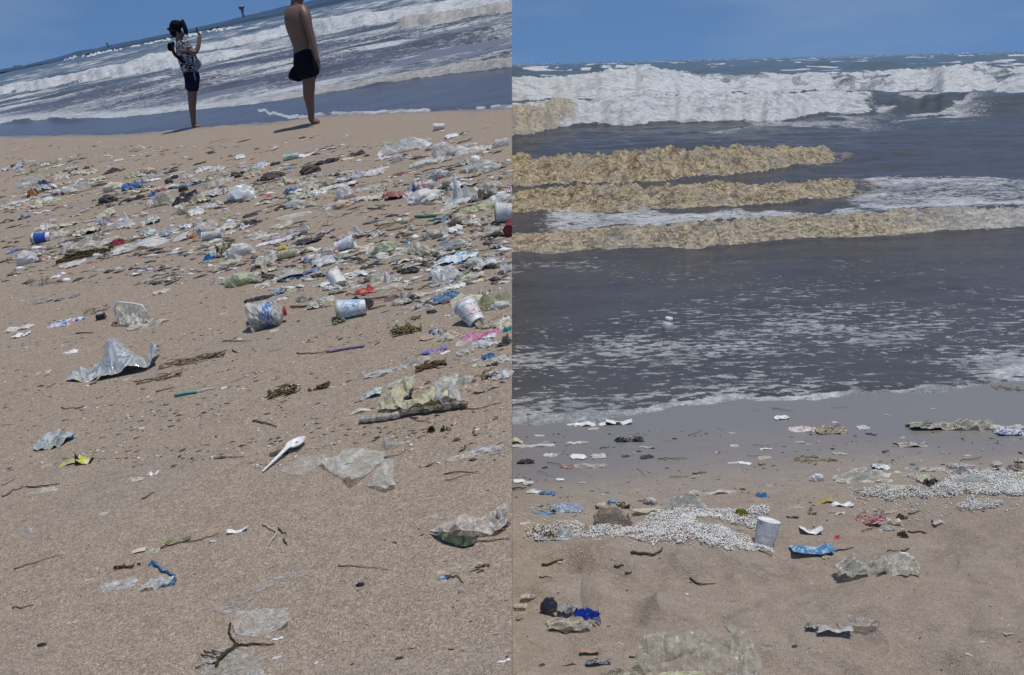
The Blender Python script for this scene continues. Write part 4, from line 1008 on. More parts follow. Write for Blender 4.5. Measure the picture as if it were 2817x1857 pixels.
 ((415, 520, 488, 568), 'plastic_bag', 'grey brown pyramid shaped bag left of the black shoe like piece', 'plastic bag', film((.36, .34, .29), .9, .5), 'tent', .8),
 ((512, 556, 528, 600), 'yellow_strip', 'upright yellow strip below the black shoe like piece', 'plastic strip', film((.55, .54, .25), .95), 'tent', .9),
 ((488, 562, 514, 590), 'clear_cup', 'greyish dome shaped cup left of the upright yellow strip', 'cup', GREYF, 'ball', .8),
 ((284, 454, 346, 478), 'dark_wood', 'dark wedge of driftwood behind the litter band', 'driftwood', solid((.05, .045, .04), .8), 'tent', .7),
 ((328, 536, 400, 556), 'dark_wood', 'low dark rotten driftwood in the litter band left of the grey pyramid bag', 'driftwood', solid((.045, .04, .032), .8), 'crumple', .6),
 ((645, 420, 676, 438), 'white_cup', 'small white piece with a dark tip right of centre behind the litter band', 'scrap', WHITE, 'crumple', .7),
 ((575, 448, 618, 474), 'plastic_bag', 'white creased bag behind the litter band below the person with the phone', 'plastic bag', WHITEF, 'crumple', .6),
 ((767, 474, 828, 510), 'plastic_bag', 'olive and white bag folded like a wing', 'plastic bag', film((.46, .46, .36), .9), 'tent', .7),
 ((820, 490, 886, 510), 'plastic_bag', 'lilac tinted sheet right of the wing like bag', 'plastic bag', film((.50, .48, .58), .9), 'crumple', .5),
 ((861, 520, 884, 536), 'white_scrap', 'round white scrap in the litter band left of the crushed clear cups', 'scrap', WHITE, 'ball', .6),
 ((732, 528, 750, 542), 'pink_scrap', 'small salmon pink scrap in the litter band', 'scrap', solid((.60, .20, .15), .4), 'crumple', .6),
 ((920, 504, 976, 552), 'clear_cup', 'pair of crushed clear cups with a white rim standing in the litter band', 'cup', CLEAR2, 'ball', .8),
 ((935, 498, 980, 518), 'curved_disc', 'curved white lid lying on the crushed clear cups', 'lid', WHITE, 'card', .6),
 ((975, 505, 1040, 530), 'plastic_wrap', 'clear wrap right of the crushed clear cups', 'plastic wrap', CLEAR, 'crumple', .5),
 ((955, 530, 1040, 556), 'food_packet', 'white packet with faint red marks in the litter band', 'packet', printed(((.70, .68, .64), (.55, .2, .16), (.72, .7, .66), (.66, .66, .62)), 3.4, seed=21), 'crumple', .5),
 ((1035, 520, 1112, 552), 'brown_wrapper', 'dark brown and cream curled wrapper right of the faint red packet', 'wrapper', printed(((.10, .06, .05), (.55, .5, .44), (.16, .09, .07)), 2.4, seed=22), 'crumple', .7),
 ((1112, 528, 1172, 556), 'plastic_tray', 'clear tray with a bright white front edge', 'tray', CLEAR2, 'crumple', .6),
 ((906, 558, 925, 580), 'white_scrap', 'tiny bright white upright scrap below the litter band', 'scrap', WHITE, 'tent', .8),
 ((1190, 568, 1290, 586), 'yellow_sheet', 'dull yellow leaf shaped film below the tall shining heap', 'plastic film', film((.42, .40, .25), .9), 'strip', .5),
 ((1265, 590, 1325, 620), 'plastic_wrap', 'cream green wrap with an upright brown stalk, left of the big dull cup', 'plastic wrap', film((.56, .56, .44), .85), 'crumple', .6),
]
for box, nm, lab, cat, mat, kind, hf in I:
    sheet(FL, box, nm, mat, lab, cat, kind, hf, seed=(int(box[0]) * 7 + int(box[1])) % 9)

# big silver and yellow foil bag
t = outline_sheet(FL, [(182, 1051), (205, 1030), (262, 1012), (300, 1008), (318, 968), (345, 960), (372, 985), (402, 1000), (446, 972), (444, 1004), (400, 1022), (330, 1036), (262, 1048)], 'snack_bag',
    printed(((.46, .46, .43), (.66, .66, .61), (.52, .52, .48), (.76, .76, .71), (.38, .38, .36), (.62, .62, .56)), 1.4, rough=.14, seed=4, foil=.3, stretch=(4, .8, .8)), 'big silver snack bag with a tall peak and a pale yellow left end', 'snack bag',
    peaks=((340, 1000, .13, 62), (312, 1010, .05, 40), (438, 992, .08, 42)), amp=.034, seed=5, step=9)
outline_sheet(FL, [(186, 1050), (208, 1031), (262, 1013), (290, 1011), (278, 1030), (262, 1046), (225, 1051)], 'printed_end', printed(((.62, .62, .48), (.60, .55, .10), (.66, .66, .54), (.25, .25, .2), (.60, .60, .46)), 3.2, seed=7), None, None,
    amp=.016, seed=6, step=9, parent=t)
for k in ('label', 'category'):
    pass
# yellow sachet with a black torn flap
t = root(FL, 218, 1290, 'yellow_sachet', 'flat yellow sachet with a black torn flap sticking up in the middle', 'sachet')
under(t, sheet(FL, (172, 1272, 222, 1296), 'sachet_half', printed(((.52, .50, .30), (.60, .56, .03), (.5, .48, .36), (.62, .58, .04)), 2.4, seed=3), kind='card', hf=.35, seed=2))
under(t, sheet(FL, (224, 1258, 266, 1292), 'sachet_half', printed(((.62, .58, .03), (.60, .57, .03), (.72, .70, .5)), 2.0, seed=8), kind='card', hf=.45, seed=3))
under(t, sheet(FL, (212, 1253, 234, 1294), 'torn_flap', solid((.06, .06, .055), .4), kind='tent', hf=.9, seed=3))
outline_sheet(FL, [(1040, 1146), (1060, 1118), (1098, 1092), (1150, 1078), (1150, 1100), (1120, 1132), (1092, 1148)], 'olive_bag', film((.42, .40, .25), .99, .35), 'folded olive bag leaning right, its dark slit open', 'plastic bag',
    peaks=((1130, 1095, .055, 60), (1080, 1125, .03, 50)), amp=.030, seed=4, step=8)
outline_sheet(FL, [(1092, 1142), (1130, 1118), (1180, 1106), (1236, 1100), (1252, 1118), (1240, 1136), (1180, 1146), (1126, 1152)], 'olive_bag', film((.50, .50, .33), .99, .35), 'broad flat olive yellow bag, lowest of the olive bags', 'plastic bag',
    peaks=((1190, 1125, .03, 80),), amp=.030, seed=9, step=8)
sheet(FL, (1118, 1086, 1140, 1132), 'dark_slit', DARK, 'dark strip painted as shade in the slit of the folded olive bag', 'strip', 'strip', .8, 3, rot=1.0)  # near-black sheet stands in for the shade inside the open slit
# spoon
def spoon():
    a, b = ground(FL, 727, 1312), ground(FL, 800, 1257); c = ground(FL, 843, 1226)
    t = tag(empty('plastic_spoon', frame_m(FL, b)), 'white plastic spoon lying with its handle towards the lower left', 'spoon')
    ax = (c - b); ax[2] = 0; L = np.linalg.norm(ax); ux = ax / L; uy = np.array([-ux[1], ux[0], 0])
    V = []; Fc = []; n = 22; wd = L * .36
    for k, (r, z) in enumerate([(0, .004), (.4, .006), (.75, .012), (.93, .018), (1, .0195), (1.0, .0175), (.8, .010), (.4, .003), (0, .001)]):
        for i in range(n):
            th = 2 * math.pi * i / n
            ex = .5 * L * (1 + r * math.cos(th)); ey = wd * r * math.sin(th) * (1 - .12 * math.cos(th))
            V.append(tuple(ux * ex + uy * ey + np.array([0, 0, z + .004])))
    for k in range(8):
        for i in range(n): Fc.append((k * n + i, k * n + (i + 1) % n, (k + 1) * n + (i + 1) % n, (k + 1) * n + i))
    child(t, 'bowl', mesh_of('bowl', V, Fc, WHITE, True), frame_m(FL, b))
    h = a - b; V = []; Fc = []; m = 10
    hl = np.linalg.norm(h[:2]); hx = np.array([h[0], h[1], 0]) / hl; hy = np.array([-hx[1], hx[0], 0])
    for i in range(m + 1):
        s = i / m; w_ = .0075 * (1 - s) ** 1.5 + .0036; zc = .020 * (1 - s) ** 1 + .006
        o_ = hx * (hl * 1.0 * s - .006 * (1 - s)) + np.array([0, 0, zc])
        for u, v in ((-1, -1), (1, -1), (1, .5), (.45, 1), (.2, .2), (-.2, .2), (-.45, 1), (-1, .5)): V.append(tuple(o_ + hy * w_ * u + np.array([0, 0, .0022 * v])))
    for i in range(m):
        for k in range(8): Fc.append((i * 8 + k, i * 8 + (k + 1) % 8, (i + 1) * 8 + (k + 1) % 8, (i + 1) * 8 + k))
    Fc += [tuple(range(8))[::-1], tuple(range(m * 8, m * 8 + 8))]
    child(t, 'handle', mesh_of('handle', V, Fc, WHITE, False), frame_m(FL, b))
spoon()
sheet(FL, (746, 1243, 798, 1268), 'seed_pod', solid((.10, .085, .07), .7), 'brown seed pod with a pale tip half under the spoon', 'seed pod', 'ball', .6, 3)
sheet(FL, (760, 1222, 830, 1252), 'dried_husk', film((.40, .36, .28), .9, .5), 'ragged pale husk behind the spoon', 'husk', 'crumple', .6, 5)
# large clear sheet, two panels with a gap
t = root(FL, 990, 1310, 'clear_sheet', 'large clear plastic sheet with a long slit, right of the spoon', 'plastic sheet')
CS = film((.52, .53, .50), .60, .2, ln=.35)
under(t, outline_sheet(FL, [(884, 1293), (960, 1246), (1064, 1256), (1060, 1278), (1016, 1325), (980, 1361), (938, 1330)], 'sheet_panel', CS, None, None, peaks=((975, 1355, .03, 60), (890, 1296, .02, 40)), amp=.008, seed=3, step=12))
under(t, outline_sheet(FL, [(1064, 1278), (1088, 1281), (1086, 1340), (1098, 1366), (1070, 1377), (1014, 1357), (1036, 1325)], 'sheet_panel', CS, None, None, peaks=((1070, 1362, .025, 50),), amp=.008, seed=8, step=12))
outline_sheet(FL, [(770, 1306), (840, 1266), (905, 1262), (900, 1290), (860, 1304), (850, 1322), (800, 1318)], 'plastic_film', film((.5, .48, .45), .32, .25), 'faint clear film between the spoon and the large clear sheet', 'plastic film', amp=.006, seed=11, step=14)
# dirty tube
t = root(FL, 1140, 1170, 'rolled_tube', 'long dirty rolled tube, pale at left and black towards the right', 'tube')
def tube_part(pl, r, mat, nm):
    base, pts = poly_pts(FL, pl, r * .9, sub=6, wob=.002)
    V, Fc = tube_mesh(pts, lambda s: r * (1 + .16 * math.sin(s * 23) + .1 * math.sin(s * 41)), 10); return child(t, nm, mesh_of(nm, V, Fc, mat, False), frame_m(FL, base))
tube_part([(996, 1174), (1050, 1170), (1112, 1164)], .0135, printed(((.46, .43, .34), (.26, .22, .15), (.54, .52, .44)), 4, seed=2), 'pale_end')
tube_part([(1105, 1164), (1180, 1156), (1240, 1149), (1292, 1143)], .014, printed(((.05, .04, .03), (.34, .28, .18), (.04, .035, .03), (.10, .08, .05)), 4, seed=6), 'dark_end')
# clamshell
t = root(FL, 380, 888, 'clear_clamshell', 'clear clamshell with a thick white rim and a dark red left side', 'food container')
b_, lo = poly_pts(FL, [(322, 896), (350, 899), (385, 899), (418, 896)], .002, sub=4, wob=0)
_, hi = poly_pts(FL, [(328, 890), (350, 886), (385, 886), (416, 890)], .0, sub=4, wob=0, lifts=[.085, .115, .11, .07])
hi = [np.array(q) + (ground(FL, 328, 890) - b_) for q in hi]; V = []; nn = len(lo)
for r_ in range(6):
    for c_ in range(nn):
        s_ = r_ / 5; V.append(tuple(lo[c_] * (1 - s_) + hi[c_] * s_ + np.array([0, .03 * math.sin(s_ * 3.1) + .012 * math.sin(c_ * 2.1 + r_ * 1.7), .008 * math.sin(c_ * 1.7 + r_ * 2.3)])))
child(t, 'tray', mesh_of('tray', V, [(r_ * nn + c_, r_ * nn + c_ + 1, (r_ + 1) * nn + c_ + 1, (r_ + 1) * nn + c_) for r_ in range(5) for c_ in range(nn - 1)], film((.58, .58, .54), .66, .18)), frame_m(FL, b_))
under(t, sheet(FL, (350, 868, 470, 905), 'crumpled_lining', film((.54, .54, .50), .7, .2), kind='crumple', hf=.5, seed=2))
under(t, sheet(FL, (306, 864, 348, 894), 'side_panel', solid((.20, .05, .05), .5), kind='tent', hf=.7, seed=1))
b_, pts = poly_pts(FL, [(328, 893), (330, 893), (345, 893), (380, 893), (408, 893), (414, 893)], .004, sub=3, wob=0, lifts=[.02, .10, .135, .13, .115, .06])
V, Fc = tube_mesh(pts, .006, 6); child(t, 'rim', mesh_of('rim', V, Fc, WHITE, True), frame_m(FL, b_))
# black capped box
t = root(FL, 280, 876, 'small_box', 'small square black box with a notched grey top', 'box')
def boxm(w_, d_, h_): 
    x, y = w_ / 2, d_ / 2
    return [(-x, -y, 0), (x, -y, 0), (x, y, 0), (-x, y, 0), (-x * .94, -y * .94, h_), (x * .94, -y * .94, h_), (x * .94, y * .94, h_), (-x * .94, y * .94, h_)], [(0, 3, 2, 1), (4, 5, 6, 7), (0, 1, 5, 4), (1, 2, 6, 5), (2, 3, 7, 6), (3, 0, 4, 7)]
p_ = ground(FL, 280, 878); V, Fc = boxm(.052, .045, .032); child(t, 'body', mesh_of('body', V, Fc, DARK), frame_m(FL, p_, .1))
V, Fc = boxm(.030, .030, .008); child(t, 'top', mesh_of('top', V, Fc, SILVER), frame_m(FL, p_, .1) @ Matrix.Translation((0, 0, .0325)))
# wrapper with red, black underside
t = root(FL, 1290, 1500, 'snack_wrapper', 'large crumpled red white and clear wrapper with a dark green underside at lower right', 'snack wrapper')
under(t, outline_sheet(FL, [(1188, 1485), (1215, 1474), (1290, 1462), (1380, 1440), (1409, 1430), (1409, 1475), (1370, 1494), (1300, 1500), (1230, 1496)], 'front_panel', film((.50, .46, .42), .72, .25), None, None, peaks=((1280, 1480, .03, 80), (1400, 1450, .05, 70)), amp=.02, seed=3, step=11))
under(t, outline_sheet(FL, [(1186, 1490), (1230, 1497), (1300, 1503), (1322, 1494), (1310, 1520), (1280, 1527), (1225, 1514)], 'underside', solid((.035, .05, .025), .5), None, None, peaks=((1240, 1500, .015, 60),), amp=.012, seed=5, step=9))
under(t, sheet(FL, (1236, 1444, 1300, 1478), 'red_print', printed(((.42, .04, .04), (.70, .70, .68), (.45, .05, .05)), 2.4, seed=3), kind='crumple', hf=.6, seed=4))
under(t, sheet(FL, (1322, 1436, 1372, 1458), 'white_fold', WHITE, kind='crumple', hf=.6, seed=1))
o = sheet(FL, (1368, 1410, 1412, 1476), 'corner_fold', printed(((.40, .05, .04), (.6, .62, .62), (.45, .06, .05), (.5, .5, .52)), 2.4, seed=6), kind='tent', hf=.8, seed=2); under(t, o)
# foil sheet at the bottom
t = root(FL, 726, 1740, 'clear_foil', 'flat clear foil square with bright white wrinkles near the bottom edge', 'plastic sheet')
under(t, outline_sheet(FL, [(660, 1698), (800, 1694), (803, 1738), (790, 1745), (705, 1770), (655, 1762), (646, 1738)], 'sheet', film((.50, .49, .46), .50, .16), None, None, peaks=((800, 1736, .02, 36), (652, 1744, .012, 30)), amp=.006, seed=2, step=12))
under(t, sheet(FL, (662, 1738, 730, 1760), 'wrinkle', film((.85, .85, .83), .9, .12), kind='crumple', hf=.3, seed=6))
outline_sheet(FL, [(560, 1857), (590, 1815), (640, 1800), (690, 1802), (730, 1857), (735, 1880), (560, 1880)], 'grey_film', film((.36, .36, .34), .45, .25), 'greyish film cut off by the bottom edge under the seaweed', 'plastic film', amp=.008, seed=12, step=14)
outline_sheet(FL, [(590, 1700), (700, 1640), (760, 1600), (870, 1592), (850, 1606), (760, 1630), (700, 1668), (640, 1715)], 'clear_film', film((.36, .35, .34), .30, .25), 'long faint grey film with white dots reaching up from the foil square', 'plastic film', amp=.006, seed=14, step=14)
# cords, straws, sticks, seaweed
BLUEC = solid((.03, .14, .30), .5)
stick(FL, [(424, 1562), (432, 1570), (455, 1590), (482, 1602), (492, 1612), (486, 1628), (455, 1633)], .0042, BLUEC, 'blue_string', 'thin blue cord curling round the twisted clear bag', 'cord', wob=.004)
sheet(FL, (414, 1552, 436, 1572), 'frayed_scrap', solid((.04, .22, .42), .4), 'frayed blue tag at the top of the blue cord', 'tag', 'crumple', .5, 3)
sheet(FL, (440, 1618, 486, 1634), 'blue_film', solid((.04, .2, .4), .4), 'blue film folded inside the twisted clear bag', 'plastic film', 'flat', .4, 3)
stick(FL, [(1142, 598), (1200, 594)], .010, solid((.03, .24, .13), .4), 'green_straw', 'bright green straw lying between the litter band and the big dull cup', 'straw', taper=1)
stick(FL, [(480, 1086), (540, 1078)], .0065, TEAL, 'teal_straw', 'teal half of a straw below the silver snack bag', 'straw', taper=.9)
stick(FL, [(535, 1078), (588, 1068)], .0048, CLEAR2, 'clear_straw', 'clear half of a straw touching the teal straw', 'straw', taper=.8)
stick(FL, [(898, 968), (950, 961), (1003, 957)], .0052, solid((.22, .16, .30), .4), 'purple_straw', 'thin dull purple straw joined to a brown twig', 'straw', taper=1)
SK = [([(816, 971), (860, 970), (898, 967)], .0055, TWIGL, 'brown twig joined to the purple straw'),
 ([(870, 660), (895, 648), (922, 634)], .012, TWIG, 'dark twig propped beside the dull orange wrapper'),
 ([(985, 655), (1050, 640), (1110, 628), (1176, 622)], .011, TWIGL, 'longest bent twig reaching right from the dull orange wrapper'),
 ([(1030, 622), (1090, 612), (1140, 604)], .010, REED, 'pale reed above the longest bent twig'),
 ([(1012, 576), (1062, 577)], .008, TWIG, 'short dark twig just below the litter band'),
 ([(800, 848), (870, 842), (940, 832), (1020, 822), (1092, 812)], .010, REED, 'long pale bent reed running behind the pale sky blue cup'),
 ([(1100, 833), (1158, 829)], .009, TWIG, 'short olive stick below the draped grey sheet'),
 ([(1012, 850), (1060, 838)], .007, TWIG, 'thin dark twig right of the pale sky blue cup'),
 ([(45, 1580), (110, 1563), (180, 1545)], .0038, REED, 'straight thin reed at lower left'),
 ([(448, 1524), (500, 1510), (560, 1500), (610, 1486)], .0035, TWIG, 'thin twig passing under the olive leaf piece'),
 ([(937, 1579), (1000, 1583), (1075, 1589)], .0032, REED, 'thin pale straw stem above the small black pebble'),
 ([(1234, 1608), (1260, 1600), (1280, 1622)], .0035, TWIG, 'short dark twig beside the round white crumb'),
 ([(700, 1172), (735, 1177), (765, 1186)], .006, TWIG, 'dark stubby stick above the spoon'),
 ([(10, 1378), (22, 1376), (40, 1362), (80, 1354)], .004, TWIG, 'crooked dark twig leading to the faint bluish film'),
 ([(80, 1357), (130, 1352), (170, 1347)], .0045, TWIG, 'thick dark twig under the faint bluish film'),
 ([(396, 1391), (432, 1373)], .0035, TWIG, 'short slanted twig below the curled beige paper'),
 ([(10, 1350), (30, 1340), (50, 1329)], .0035, REED, 'pale curved twig at the left edge above the crooked twig'),
 ([(595, 1280), (640, 1275), (678, 1274)], .0035, TWIG, 'thin level twig left of the spoon'),
 ([(170, 1122), (178, 1127), (208, 1123)], .0042, TWIG, 'hook shaped dark twig above the blue grey bag'),
 ([(210, 918), (260, 914)], .006, TWIG, 'dark twig below the white packet with red tip'),
 ([(455, 1003), (500, 1005), (540, 998), (570, 992)], .005, REED, 'pale twigs touching the right tip of the silver snack bag'),
 ([(370, 1052), (420, 1043), (470, 1030)], .0045, TWIG, 'thin twig just below the silver snack bag'),
 ([(430, 1076), (478, 1064)], .0045, TWIG, 'short twig left of the teal straw'),
 ([(613, 942), (690, 941)], .0045, TWIG, 'long level twig in the middle of the left beach'),
 ([(640, 967), (655, 972)], .006, DARK, 'short black twig end under the long level twig'),
 ([(1060, 1130), (1060, 1131), (1150, 1176), (1190, 1182)], .004, TWIG, 'thin bent reed in front of the dirty rolled tube'),
 ([(1240, 1150), (1330, 1145), (1386, 1130)], .004, TWIGL, 'thin reed running right from the dirty rolled tube'),
 ([(1062, 1270), (1100, 1267), (1128, 1250)], .0035, REED, 'forked reed leaving the slit of the large clear sheet'),
 ([(1228, 1326), (1322, 1320)], .0035, TWIG, 'level twig at right, upper of two'),
 ([(1232, 1346), (1300, 1328)], .003, REED, 'slanted pale twig at right, lower of two'),
 ([(1295, 1512), (1350, 1508), (1409, 1502)], .003, TWIG, 'dark stem below the crumpled red white wrapper'),
 ([(40, 1686), (70, 1686), (100, 1676)], .003, TWIG, 'faint curved twig near the lower left'),
 ([(730, 1464), (750, 1476), (770, 1488)], .0055, film((.5, .5, .4), .9), 'pale upper strip of a broken V, right of the white folded card'),
 ([(770, 1490), (755, 1505), (745, 1522)], .0055, film((.5, .5, .4), .9), 'pale lower strip of a broken V, right of the white folded card'),
 ([(773, 1475), (782, 1486), (796, 1489)], .004, WEED, 'dark curved stem beside the pale broken V'),
 ([(786, 1503), (796, 1518)], .004, WEED, 'small dark stem below the pale broken V')]
for pl, r, m, lab in SK: stick(FL, pl, r * .62, m, 'twig', lab, 'twig')
t = root(FL, 662, 1795, 'seaweed', 'branching olive seaweed stem by the foil square at the bottom edge', 'seaweed')
for pl, r in (([(640, 1734), (636, 1760), (648, 1780), (664, 1797)], .0035), ([(662, 1797), (700, 1792), (760, 1789)], .003), ([(664, 1797), (635, 1818), (612, 1840), (602, 1862)], .0065), ([(625, 1825), (595, 1822), (568, 1812)], .003),
              ([(612, 1835), (590, 1832), (560, 1822)], .003), ([(606, 1850), (575, 1850), (545, 1862)], .003), ([(640, 1815), (612, 1818), (590, 1810)], .0025)):
    base, pts = poly_pts(FL, pl, r, wob=.003); V, Fc = tube_mesh(pts, lambda s: r * (1 - .5 * s), 6); child(t, 'stem', mesh_of('stem', V, Fc, WEED, True), frame_m(FL, base))
for bx, n, r, m, lab in [((738, 1050, 825, 1094), 26, .0045, organic((.12, .085, .035)), 'brown curly seaweed, left of the pair in mid beach'),
                  ((850, 1048, 905, 1076), 22, .005, organic((.10, .07, .03)), 'round brown seaweed clump, right of the pair in mid beach'),
                  ((170, 682, 304, 716), 34, .009, WEED, 'dark weed tangled under the swollen end of the longest bag'),
                  ((600, 660, 655, 708), 14, .006, organic((.18, .15, .05)), 'yellowish bent stems right of the blue and yellow pair'),
                  ((680, 865, 735, 902), 16, .006, WEED, 'dark weed at the left side of the crushed bottle'),
                  ((1075, 888, 1160, 930), 22, .006, organic((.14, .12, .05)), 'olive weed tangle left of the faded orange wrapper'),
                  ((1130, 864, 1160, 882), 10, .005, organic((.2, .17, .08)), 'little weed tuft above the olive weed tangle'),
                  ((915, 868, 950, 892), 14, .005, organic((.26, .27, .18)), 'pale green weed under the mouth of the pale sky blue cup'),
                  ((235, 828, 310, 866), 10, .004, REED, 'wiry stems rising round the black capped box'),
                  ((1180, 1174, 1226, 1212), 8, .005, WEED, 'knotted dark weed below the dirty rolled tube'),
                  ((1150, 1000, 1232, 1036), 16, .006, TWIG, 'brown roots between the crumpled grey bag and the olive bags'),
                  ((320, 1556, 392, 1582), 9, .003, TWIG, 'thin reddish weed above the rumpled clear white bag'),
                  ((1320, 1020, 1400, 1060), 12, .005, TWIGL, 'scattered brown stems right of the olive bags'),
                  ((380, 1018, 500, 1052), 14, .0035, TWIGL, 'loose stems strewn below the right tip of the silver snack bag'),
                  ((440, 970, 620, 1004), 20, .0035, TWIGL, 'loose stems strewn right of the silver snack bag'),
                  ((1290, 1560, 1350, 1594), 6, .003, TWIGL, 'reddish stem by the faint film with white dots')]:
    tangle(FL, bx, n, r, m, 'seaweed', lab, 'seaweed', seed=int(bx[0]), hf=.45)
sheet(FL, (184, 1192, 207, 1207), 'blue_corner', solid((.10, .24, .44), .4), 'blue scrap touching the right end of the blue grey bag', 'scrap', 'flat', .3, 2)
